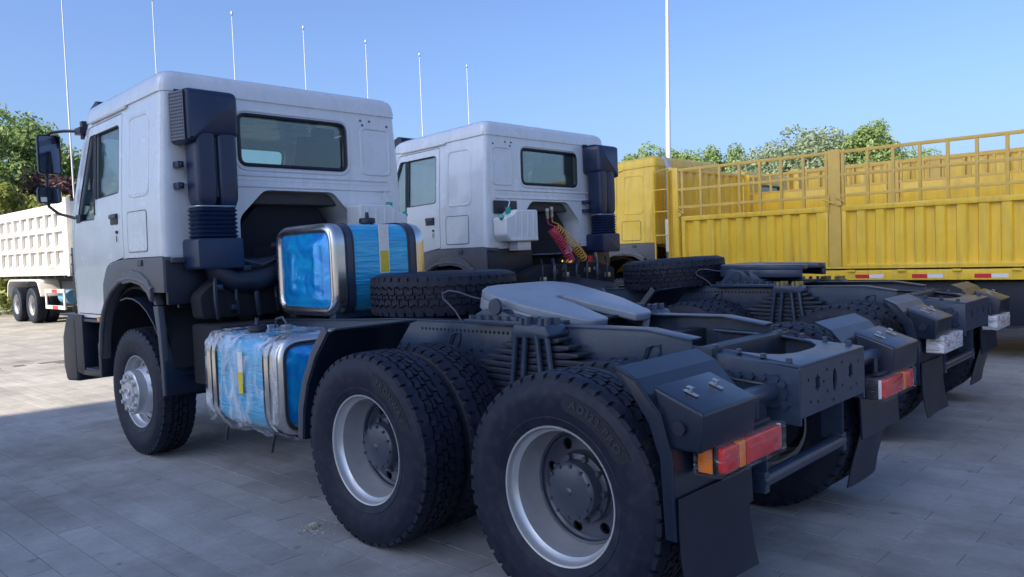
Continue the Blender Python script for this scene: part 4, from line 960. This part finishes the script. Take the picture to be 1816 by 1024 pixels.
        for y in (-.30, .30):
            MB().tube([(.24, y, -.315), (.25, y-.01, -.36), (.26, y-.015, -.43)], .009, 6).build('strap_end', plastic, ft)
        for y, c_ in ((.03, sticker_w), ):
            MB().box(.3105, y-.03, .0, .3125, y+.03, .20).build('sticker', sticker_w, ft); MB().box(.3128, y-.028, -.07, .315, y+.028, .07).build('sticker', sticker_y, ft)
        MB().tube([(-.06, -.16, .31), (-.05, -.12, .38), (-.04, -.02, .395), (-.03, .04, .36), (-.03, .06, .31)], .007, 8).build('fuel_hose', grey_plastic, ft)
        MB().box(-.10, -.26, .308, -.02, -.18, .335).box(-.04, .05, .308, .02, .10, .35).build('sender_unit', steel, ft, bevel=.005)
        # upper transverse tank with blue film
        up = fuel_tank(root, .88, .80, .68, (3.10, 0, 1.462), (0, 0, 0), False)
        MB().box(-.4045, -.07, -.04, -.4015, .025, .33).build('sticker', sticker_w, up); MB().box(-.4065, -.06, -.03, -.4048, .015, .13).build('sticker', sticker_y, up)
        for x in (2.80, 3.34): MB().box(x-.04, -.40, 1.10, x+.04, .40, 1.142).build('tank_cradle', chassis, root, bevel=.005)
        for y in (-.10, -.17):
            MB().cyl((3.60, y, 1.73), (3.59, y-.01, 1.80), .018, .018, 10).cyl((3.60, y, 1.66), (3.60, y, 1.73), .011, .011, 8).build('air_coupling', steel, root)
    else:
        # coiled red and orange air lines on their hangers
        for (p0, p1, p2, m_, nm) in (((3.64, .28, 1.80), (3.58, .12, 1.60), (3.60, -.03, 1.40), red_hose, 'red_air_coil'), ((3.64, .20, 1.82), (3.58, -.06, 1.64), (3.60, -.28, 1.42), yel_hose, 'orange_air_coil')):
            p0, p1, p2 = map(Vector, (p0, p1, p2)); turns = 16; pts = []
            for k in range(turns*10+1):
                t = k/(turns*10); c = p0.lerp(p1, t).lerp(p1.lerp(p2, t), t); tg = (p1.lerp(p2, t)-p0.lerp(p1, t)).normalized(); a = tg.cross(Vector((1, 0, 0))).normalized(); b = tg.cross(a)
                pts.append(c+(a*math.cos(k*.6283)+b*math.sin(k*.6283))*.050)
            MB().tube([p0+Vector((0, .06, .12)), p0+Vector((0, .05, .06))]+pts, .0068, 5).build(nm, m_, root)
            q = p0+Vector((0, .06, .12)); MB().cyl(q, q+Vector((-.01, .015, .085)), .019, .019, 10).cyl(q+Vector((-.01, .015, .085)), q+Vector((-.012, .018, .115)), .024, .022, 10).build('air_coupling', steel, root)
        MB().box(3.76, -.67, 1.36, 3.765, -.58, 1.46).build('red_tag', red_pl, root, bevel=.002)
        MB().tube([(3.74, -.70, 1.52), (3.74, -.72, 1.38), (3.70, -.66, 1.32), (3.62, -.50, 1.30)], .02, 8).build('coolant_pipe', steel, root)
    return root
t1 = tractor('tractor_truck', 'white tractor truck nearest the camera, carrying two blue wrapped fuel tanks', (0, 0, 0), 0, 1, True)
t2 = tractor('tractor_truck', 'white tractor truck in the middle with red and orange coiled air hoses behind its cab', (.2418, -3.7078, 0), .0103, -1, False)
for (lc, rt, lb) in (((2.12, -.10, 1.27), (R(90), 0, 0), 'loose spare tyre lying flat behind the blue upper tank of the nearest truck'),
                     ((2.28, -3.46, 1.26), None, 'spare tyre lying slightly tilted on the frame of the middle truck')):
    if rt is None: rt = (Matrix.Rotation(R(-2.5), 3, Vector((d.x, d.y, 0))) @ Matrix.Rotation(R(90), 3, 'X')).to_euler()
    o = link('spare_tyre', TYRE, rubber, None, loc=lc, rot=rt); tag(o, lb, 'tyre', 'spare tyres')
    link('rim', RIM, silver, o)

# ------------------------------------------------------------------ yellow cargo trucks
def cargo(label, ox, oy, cab_x, xs_posts, ztop=2.75, paint=yellow, near=True):
    root = thing('cargo_truck', label, 'truck', (0, oy, 0), 0, 'yellow cargo trucks')
    yr = yellow_rail; W = 2.5
    x0, x1 = xs_posts[-1], xs_posts[0]
    cb = make_cab(root, yellow, 1, full=near); cb.location = (cab_x-3.85, -1.25, 0)
    bed = MB().box(x0, -W, 1.12, x1+.1, 0, 1.17).build('bed_floor', paint, root, bevel=.004)
    for side, y in ((1, 0), (-1, -W)):
        sill = MB().box(x0, min(y, y-side*.10), .99, x1+.08, max(y, y-side*.10), 1.155).build('bed_sill', paint, root, bevel=.008)
        if side > 0:
            k = 0; x = xs_posts[1]-.30
            while x > x0 and k < 14:
                MB().box(x-.18, y+.0015, 1.015, x, y+.004, 1.065).build('red_reflector', red_ref, sill); MB().box(x-.36, y+.0015, 1.015, x-.182, y+.004, 1.065).build('white_reflector', white_ref, sill)
                x -= .71; k += 1
            for xx in [xs_posts[1]-.25-.64*q for q in range(int((xs_posts[1]-x0)/.64))]:
                MB().box(xx-.05, y+.001, 1.10, xx+.05, y+.03, 1.13).build('sill_hook', paint, sill, bevel=.004)
        for i, px in enumerate(xs_posts):
            wd = .12 if i else .08
            MB().box(px-wd, min(y-side*.06, y-side*.0), 1.156, px+wd*.4, max(y-side*.06, y), ztop+.02).build('post', yr if i else paint, root, bevel=.008)
        for i in range(len(xs_posts)-1):
            a, b = xs_posts[i+1]+.055, xs_posts[i]-.13
            # corrugated drop side
            pts = []; x = a+.06; pit = (b-a-.12)/max(1, round((b-a-.12)/.245))
            while x < b-.07:
                pts += [(x, -.012), (x+pit*.42, -.012), (x+pit*.52, -.052), (x+pit*.90, -.052)]; x += pit
            pts.append((b-.06, -.012))
            poly = [(p[0], y+side*p[1]) for p in pts]; back = [(p[0], y+side*(p[1]-.006)) for p in pts[::-1]]
            ds = MB().prism(poly+back, 'z', 1.20, 1.93).build('side_panel', paint, root, smooth=20)
            fr = MB().box(a, min(y, y-side*.05), 1.16, a+.06, max(y, y-side*.05), 1.93).box(b-.06, min(y, y-side*.05), 1.16, b, max(y, y-side*.05), 1.93).box(a, min(y+side*.004, y-side*.054), 1.93, b, max(y+side*.004, y-side*.054), 2.00).box(a+.061, min(y+side*.003, y-side*.053), 1.162, b-.061, max(y+side*.003, y-side*.053), 1.21)
            fr.build('panel_frame', paint, ds, bevel=.005)
            # stake rails above
            for z, hh in ((2.145, .022), (2.42, .022), (ztop-.02, .022)):
                MB().box(a-.05, min(y-side*.012, y-side*.046), z-hh, b+.05, max(y-side*.012, y-side*.046), z+hh).build('rail', yr, root, bevel=.004)
            n = max(1, round((b-a)/.345))
            for k in range(n+1):
                xx = a+.02+(b-a-.04)*k/n
                MB().box(xx-.019, min(y-side*.010, y-side*.05), 2.001, xx+.019, max(y-side*.010, y-side*.05), ztop-.04).build('stake', yr, root, bevel=.004)
            if side < 0: MB().box(a+.01, y+.052, 2.005, b-.01, y+.060, 2.40).build('side_board', paint, root, bevel=.003)
            if side > 0:   # latch at each post
                l = MB().box(a-.03, y+.003, 2.0, a+.02, y+.022, 2.12).tube([(a-.10, y+.02, 2.03), (a+.06, y+.03, 2.10)], .011, 6).tube([(a-.02, y+.026, 1.92), (a-.02, y+.026, 2.16)], .010, 6)
                l.build('latch', yr, root, bevel=.003)
                MB().box(b-.01, y+.003, 2.0, b+.05, y+.02, 2.06).tube([(b+.06, y+.02, 2.12), (b-.06, y+.028, 2.04)], .010, 6).build('latch', yr, root, bevel=.003)
    # front bulkhead, corrugated
    pts = []; yv = -W+.1
    while yv < -.1: pts += [(yv, 0), (yv+.11, 0), (yv+.14, .035), (yv+.22, .035)]; yv += .25
    MB().prism([(x1+.03+b, a) for a, b in pts]+[(x1+.036+b, a) for a, b in pts[::-1]], 'z', 1.17, ztop-.02).build('bulkhead', paint, root, smooth=20)
    MB().box(x1+.02, -W, ztop-.02, x1+.08, 0, ztop+.04).build('bulkhead_rail', paint, root, bevel=.008)
    # chassis and wheels below the bed
    for y in (-.82, -1.68): MB().box(x0, y-.04, .80, cab_x+1.5, y+.04, 1.115).build('frame_rail', chassis_dark, root, bevel=.004)
    for ax in (x1-5.85, x1-7.2):
        for y, s in ((-.165, 1), (-2.335, -1)): wheel(root, (ax, y, .51), s, 'outer'); wheel(root, (ax, y-s*.34, .51), s, 'inner')
    for y, s in ((-.245, 1), (-2.255, -1)): wheel(root, (cab_x+.725, y, .51), s, 'front')
    MB().box(x1-1.6, -.62, .52, x1-.5, -.12, 1.0).build('under_bed_box', plastic, root, bevel=.02)
    for q in range(3): MB().box(x1-3.1-q*.95, -.62, .42, x1-2.25-q*.95, -.16, .97).build('under_bed_box', plastic, root, bevel=.02)  # dark boxes added to stand in for shade below the bed
    MB().box(x1-5.2, -1.30, .35, x1-.3, -1.22, .80).build('shade_sheet', void, root, bevel=.01)  # black sheet added for the deep shade under the bed
    return root
c1 = cargo('yellow stake-sided cargo truck parked alongside behind both tractor trucks', 0, -7.2, 4.97, [4.55, 2.07, -.40, -2.90, -5.4])
# ladder at the bed front and exhaust stack behind the cab
lad = MB().tube([(4.92, -.02, 1.25), (4.92, -.02, 2.74), (4.60, -.02, 2.78)], .014, 8).build('ladder', yellow, c1)
for z in (1.32, 1.72, 2.10, 2.45): MB().tube([(4.92, -.02, z), (4.62, -.02, z)], .011, 8).build('rung', yellow, lad)
MB().tube([(4.95, -.50, 1.1), (4.95, -.50, 2.80), (4.97, -.49, 2.90), (5.04, -.47, 3.02)], [.068, .068, .068, .072], 18).build('exhaust_stack', polewhite, c1)
MB().cyl((5.036, -.4705, 3.015), (5.044, -.468, 3.032), .064, .064, 18).build('exhaust_mouth', void, c1)
MB().loft([[(x, y, z) for x, y in rpoly(rect(4.64, -.60, 4.80, -.10), .05)] for z in (1.45, 1.98)]).build('expansion_tank', translucent, c1, bevel=.02)
c2 = cargo('second yellow cargo truck, seen through the rails of the nearer yellow one', 0, -11.3, 5.45, [4.35, 1.90, -.60, -3.10, -5.6], ztop=2.92, near=False)
for a_, b_ in ((4.20, 1.95), (1.80, -.55), (-.70, -3.05), (-3.2, -5.55)):
    MB().box(b_, -.10, 2.02, a_, -.065, 2.90).build('side_board', yellow, c2, bevel=.008)
    for k_ in range(4): MB().box(b_+.25+k_*.55, -.062, 2.10, b_+.29+k_*.55, -.054, 2.84).build('board_rib', yellow_rail, c2)

# ------------------------------------------------------------------ white dump truck in the sun
dt = thing('dump_truck', 'white dump truck with ribbed body standing in the sun at the left edge', 'truck', (0, -3.4, 0), 0)
X0, X1, Z0, Z1 = 20.45, 28.3, 1.37, 3.30
db = MB().box(X0, -2.4, Z0, X1, -.09, Z0+.12).build('dump_body', white_dump, dt, bevel=.01)
frame = MB(); ncol = 10; cw = (X1-X0-.5)/ncol; rows = [(1.58, 2.05), (2.10, 2.56), (2.62, 3.02)]
frame.box(X0, -.10, Z0, X1, .0, 1.56).box(X0, -.10, 3.04, X1, .0, Z1).box(X0, -.10, 1.56, X0+.38, 0, 3.04).box(X1-.12, -.10, 1.56, X1, 0, 3.04)
for k in range(1, ncol): frame.box(X0+.38+k*cw-.06, -.10, 1.56, X0+.38+k*cw+.06, 0, 3.04)
for i in range(2): frame.box(X0+.38, -.098, rows[i][1]-.01, X1-.12, -.004, rows[i+1][0]+.01)
frame.build('side_frame', white_dump, dt, bevel=.018)
for k in range(ncol):
    for z0, z1 in rows:
        a, b = X0+.38+k*cw+.05, X0+.38+(k+1)*cw-.05
        # pressed pocket, deepest at the top
        MB().add([(a, -.01, z0), (b, -.01, z0), (b-.04, -.092, z0+.12), (a+.04, -.092, z0+.12), (b-.04, -.095, z1), (a+.04, -.095, z1)], [(0, 1, 2, 3), (3, 2, 4, 5)]).build('pocket_panel', white_dump, dt, smooth=0)
MB().box(X0, -2.5, Z0, X0+.10, -.09, Z1+.02).build('body_front', white_dump, dt, bevel=.02); MB().box(X1-.1, -2.5, Z0, X1, -.09, Z1-.1).build('tailgate', white_dump, dt, bevel=.02)
MB().box(X0-.02, -2.5, Z0, X1, -2.42, Z1).build('side_wall', white_dump, dt, bevel=.02)
MB().box(X0-.04, -.10, Z0-.02, X0+.16, .02, Z1+.12).build('corner_post', white_dump, dt, bevel=.02)
bb = MB()
for k in range(9): bb.cyl((X0+.5+k*.75, -.2, Z0-.05), (X0+.5+k*.75, -.02, Z0-.05), .03, .03, 8)
bb.build('hinge_pins', chassis_dark, dt, stuff=True)
for y in (-.85, -1.65): MB().box(X0-4, y-.04, .75, X1-.5, y+.04, 1.30).build('frame_rail', chassis_dark, dt)
for ax in (23.98, 25.5):
    for y, s in ((-.165, 1), (-2.235, -1)): wheel(dt, (ax, y, .51), s, 'outer'); wheel(dt, (ax, y-s*.34, .51), s, 'inner')
gp = arcpts((25.5, .50), .78, 10, 90, 7)+arcpts((23.98, .50), .78, 90, 150, 5)
gp = [(26.30, .75)]+[(26.15, 1.15), (25.95, 1.27), (23.4, 1.27), (23.2, 1.20), (22.95, .80)]
MB().prism(strip(gp, .05), 'y', -.55, .0).build('mudguard', white_dump, dt, bevel=.01)
sg = MB(); sg.box(21.0, -.04, .45, 22.6, 0, .55).box(21.0, -.04, .90, 22.6, 0, 1.0).box(21.0, -.038, .55, 21.1, -.002, .90).box(22.5, -.038, .55, 22.6, -.002, .90)
sgo = sg.build('side_guard', white_dump, dt, bevel=.006)
for z in (.455, .905): MB().box(21.55, .001, z, 22.0, .006, z+.09).build('red_reflector', red_ref, sgo)
MB().cyl((21.3, -.32, .78), (21.95, -.32, .78), .19, .19, 20).build('air_tank', mat('air_tank_paint', (.10, .26, .42), .4), dt)
MB().box(20.6, -.9, .5, 22.8, -.5, 1.2).build('battery_box', chassis_dark, dt, bevel=.02)
dcab = make_cab(dt, white_dump, 1, full=False); dcab.rotation_euler = (0, 0, math.pi); dcab.location = (20.35+3.85, -1.25, 0)
for y, s in ((-.245, 1), (-2.255, -1)): wheel(dt, (19.6, y, .51), s, 'front')

# ------------------------------------------------------------------ poles
TOPS = [(29.5, -6.55), (29.3, -9.75), (29.2, -13.0), (29.15, -16.4), (29.3, -19.95), (29.6, -23.6), (29.9, -27.3)]
ORD = ['nearest the left edge of the photo', 'second from the left', 'third from the left', 'fourth from the left, middle of the row', 'fifth from the left', 'sixth from the left', 'rightmost and shortest-looking of the row']
for (x, y), t_ in zip(TOPS, ORD):
    f = thing('flag_pole', 'bare white metal flag pole, '+t_, 'flag pole', (x, y, GZ), 0, 'row of bare flag poles')
    MB().lathe([(.22, 0), (.22, .08), (.06, .10), (.038, .12), (.035, 4), (.031, 4.05), (.028, 8), (.023, 8.05), (.017, 11.95)], 14, Matrix.Rotation(R(90), 4, 'X')).build('shaft', polewhite, f)
    MB().lathe([(.001, 11.9), (.025, 11.92), (.048, 12.0), (.025, 12.09), (.001, 12.1)], 12, Matrix.Rotation(R(90), 4, 'X')).build('finial', steel, f)
lp = thing('lamp_post', 'tall white lamp post rising behind the yellow truck cab', 'lamp post', (9.3, -14.6, GZ))
lp.rotation_euler = (R(-.4), R(-1.6), 0)
MB().lathe([(.28, 0), (.28, .05), (.10, .07), (.085, .3), (.060, 5.2), (.053, 5.22), (.038, 8.6)], 16, Matrix.Rotation(R(90), 4, 'X')).build('shaft', polewhite, lp)
a_ = MB().tube([(0, 0, 8.5), (-.25, -.05, 8.72), (-.8, -.1, 8.8)], .03, 8).build('lamp_arm', polewhite, lp)
MB().box(-1.35, -.24, 8.75, -.7, .04, 8.85).build('lamp_head', polewhite, a_, bevel=.03)

# ------------------------------------------------------------------ trees
def crown_mesh(seed, rx, rz, n_clump, n_leaf, leaf, shape, clump_r):
    rg = np.random.default_rng(seed); V = []; cl = []
    for k in range(n_clump):
        while True:
            p = rg.uniform(-1, 1, 3)
            q = p[0]**2+p[1]**2+p[2]**2
            if q < 1: break
        p = p/math.sqrt(q)*(q**.5)**.45
        if shape == 'cone': f_ = max(.12, (1-p[2])/1.6); p[0] *= f_; p[1] *= f_
        if shape == 'column': p[0] *= .9*(1-.35*p[2]); p[1] *= .9*(1-.35*p[2])
        cl.append((p*[rx, rx, rz]*rg.uniform(.86, 1.10), clump_r*rg.uniform(.55, 1.25)))
    c = np.array([x[0] for x in cl]); cr = np.array([x[1] for x in cl])
    idx = rg.integers(0, n_clump, n_leaf)
    dv = rg.normal(size=(n_leaf, 3)); dv /= np.linalg.norm(dv, axis=1)[:, None]
    pos = c[idx]+dv*(cr[idx]*rg.uniform(.35, 1.0, n_leaf)**.6)[:, None]
    a = rg.normal(size=(n_leaf, 3)); a /= np.linalg.norm(a, axis=1)[:, None]
    nn = dv*.7+rg.normal(size=(n_leaf, 3))*.6+np.array([0, 0, .35]); b = np.cross(nn, a); b /= np.linalg.norm(b, axis=1)[:, None]+1e-9; a = np.cross(b, nn); a /= np.linalg.norm(a, axis=1)[:, None]+1e-9
    s = leaf*rg.uniform(.6, 1.35, n_leaf)[:, None]
    v = np.stack([pos-a*s, pos+b*s*.55, pos+a*s, pos-b*s*.55], 1).reshape(-1, 3)
    me = bpy.data.meshes.new('crown'); me.from_pydata(v.tolist(), [], np.arange(n_leaf*4).reshape(-1, 4).tolist()); return me, c
def trunk_mesh(seed, h, rad, c, zc):
    rg = random.Random(seed); mb = MB()
    mb.tube([(rg.uniform(-.06, .06)*k, rg.uniform(-.06, .06)*k, -.1+h*k/6) for k in range(7)], [rad*(1.25-.16*k) for k in range(7)], 9)
    ids = list(range(len(c))); rg.shuffle(ids)
    for i in ids[:14]:
        q = Vector(c[i])+Vector((0, 0, zc)); z0 = min(h*.95, max(h*.3, q.z*.55)); s = Vector((0, 0, z0))
        mb.tube([s, s.lerp(q, .5)+Vector((0, 0, .12*q.length*.2)), q], [rad*.42, rad*.26, rad*.08], 6)
    return mb.mesh(0, 50)
KINDS = {}
def tree_kind(key, seed, rx, rz, ncl, nlf, leaf, shape, clr, lm, h, rad):
    me, c = crown_mesh(seed, rx, rz, ncl, nlf, leaf, shape, clr); me.materials.append(lm); zc = h-rz*.92
    tr = trunk_mesh(seed, h*.8, rad, c, zc); tr.materials.append(bark); KINDS[key] = (me, tr, zc)
tree_kind('round', 1, 2.5, 3.1, 95, 20000, .105, 'round', .75, leaf_green, 8.0, .16)
tree_kind('round2', 2, 2.7, 2.7, 85, 17000, .105, 'round', .8, leaf_blue, 7.6, .16)
tree_kind('poplar', 3, 1.3, 3.6, 80, 11000, .10, 'cone', .5, leaf_green, 8.4, .13)
tree_kind('dense', 4, 2.2, 2.7, 110, 20000, .10, 'column', .62, leaf_green, 8.0, .16)
tree_kind('shrub', 5, 1.9, 1.7, 60, 11000, .095, 'round', .55, leaf_lime, 3.6, .07)
tree_kind('plum', 6, 2.2, 2.0, 70, 12000, .095, 'round', .6, leaf_purple, 5.0, .10)
def tree(key, x, y, k, label, cat='tree', name='tree', group='trees beyond the yard', sx=1.0):
    me, tr, zc = KINDS[key]
    o = thing(name, label, cat, (x, y, GZ), random.uniform(0, 6.28), group)
    link('crown', me, None, o, loc=(0, 0, zc*k), scale=(k*sx, k*sx, k)); link('trunk', tr, None, o, scale=(k, k, k))
    return o
G = 'trees behind the dump truck'
tree('round', 34, -5.6, .95, 'tall leafy green tree at the left edge above the dump truck', group=G)
tree('dense', 35, -7.2, .92, 'narrow green tree just left of the big truck mirror', group=G, sx=.62)
tree('dense', 36.5, -9.6, .82, 'lower green tree between the mirror and the white cab', group=G, sx=.8)
tree('round2', 37, -3.5, .92, 'broad green tree mostly beyond the left edge of the photo', group=G)
tree('plum', 31.8, -6.4, .98, 'dark purple-leaved tree below the green ones at left', 'tree', 'purple_tree', G)
tree('plum', 32.3, -8.6, .92, 'smaller purple-leaved tree behind the small lower mirror', 'tree', 'purple_tree', G)
tree('shrub', 30.0, -5.0, 1.12, 'yellow-green bush above the dump body at the left edge', 'bush', 'bush', G)
tree('shrub', 30.2, -7.0, 1.06, 'yellow-green bush beside the lower mirror', 'bush', 'bush', G)
tree('shrub', 30.4, -9.2, 1.22, 'lime-coloured bush between the mirror arm and the cab', 'bush', 'bush', G)
G2 = 'trees behind the yellow trucks'
RT = [('poplar', 1118, 262, 'first small tree to the right of the middle truck'), ('round', 1150, 256, 'round tree just left of the lamp post'), ('dense', 1205, 264, 'low tree right of the lamp post'), ('poplar', 1262, 243, 'slim pointed tree, left one of a pair'), ('poplar', 1306, 241, 'slim pointed tree, right one of a pair'),
      ('round2', 1358, 262, 'broad pale tree left of the tallest grey-green one'), ('round2', 1440, 228, 'tall grey-green spreading tree above the yellow body'), ('dense', 1540, 214, 'dark dense tree standing highest above the yellow rails'), ('round', 1630, 262, 'low tree seen through the upper yellow rails'), ('round2', 1490, 262, 'pale tree between the grey-green and the dark tree'), ('round', 1250, 268, 'bushy tree behind the pointed pair'), ('round2', 1400, 262, 'wide low tree behind the yellow rails')]
for key, px, py, lb in RT:
    Y = -46+random.uniform(-2, 3)
    D = d+r*((px-908)/FPX)-u*((py-512)/FPX); t_ = (Y-CAM.y)/D.y; P = CAM+D*t_
    hgt = {'round': 8.25, 'round2': 7.75, 'poplar': 8.5, 'dense': 8.2}[key]
    tree(key, P.x, P.y, .96*(P.z-GZ)/hgt, lb, group=G2)
tree('dense', 40, -31.6, .71, 'distant tree seen through the door window of the middle truck', group='distant trees on the lawn')
tree('round', 41, -33.6, .64, 'lower distant tree at the right side of the middle truck door window', group='distant trees on the lawn')

# ------------------------------------------------------------------ unseen block added to throw the shade (left of the photographer)
ob = thing('shade_block', 'tall concrete block, unseen, added beside the yard to throw the shade', 'building', (4.3, 28, GZ))
bw, bd, bh = 5.75, 12, 36
MB().box(-bw, 0, 0, bw, bd, bh).build('wall', pale_concrete, ob, bevel=.05)
MB().box(-bw-.2, -.2, bh, bw+.2, bd+.2, bh+.5).build('parapet', pale_concrete, ob, bevel=.05)
wm = MB().box(-.65, -.03, 0, .65, .04, 1.6).mesh(.01, 0)
for fl in range(10):
    for k in range(5):
        link('window', wm, block_glass, ob, loc=(-4.2+k*2.1, 0, 1.4+fl*3.5))

# ------------------------------------------------------------------ debris on the paving
rg = random.Random(11)
deb = MB()
for k in range(170):
    a, q = rg.uniform(0, 6.28), abs(rg.gauss(0, .042)); x, y, z = 1.857+q*math.cos(a), 1.225+q*math.sin(a)*1.3, GZ+max(.003, .028-q*.5)*rg.random()
    M = Matrix.Translation((x, y, z)) @ Euler((rg.uniform(-.6, .6), rg.uniform(-.6, .6), rg.uniform(0, 6.3))).to_matrix().to_4x4()
    deb.box(-.010*rg.uniform(.4, 1), -.002, -.0015, .010, .002, .0015, M)
o = deb.build('debris_heap', straw, smooth=0); o['kind'] = 'stuff'; tag(o, 'small heap of straw-coloured debris on the paving beside the middle left wheel', 'debris')
crumbs = MB()
for k in range(70):
    x, y = rg.uniform(-1.6, 6), rg.uniform(-2.5, 2.4)
    if rg.random() < .35: x, y = 1.75+rg.gauss(0, .18), 1.25+rg.gauss(0, .14)
    M = Matrix.Translation((x, y, GZ+.003)) @ Euler((0, 0, rg.uniform(0, 6.3))).to_matrix().to_4x4(); s = rg.uniform(.003, .010)
    crumbs.add([(-s, -s*.4, -.002), (s, -s*.6, -.002), (s*.7, s*.5, -.002), (-s*.6, s*.6, -.002), (0, 0, s*.5)], [(0, 1, 4), (1, 2, 4), (2, 3, 4), (3, 0, 4)], M)
o = crumbs.build('grit', straw, smooth=0); o['kind'] = 'stuff'; tag(o, 'scattered grit and dry leaf crumbs on the shaded paving', 'grit')
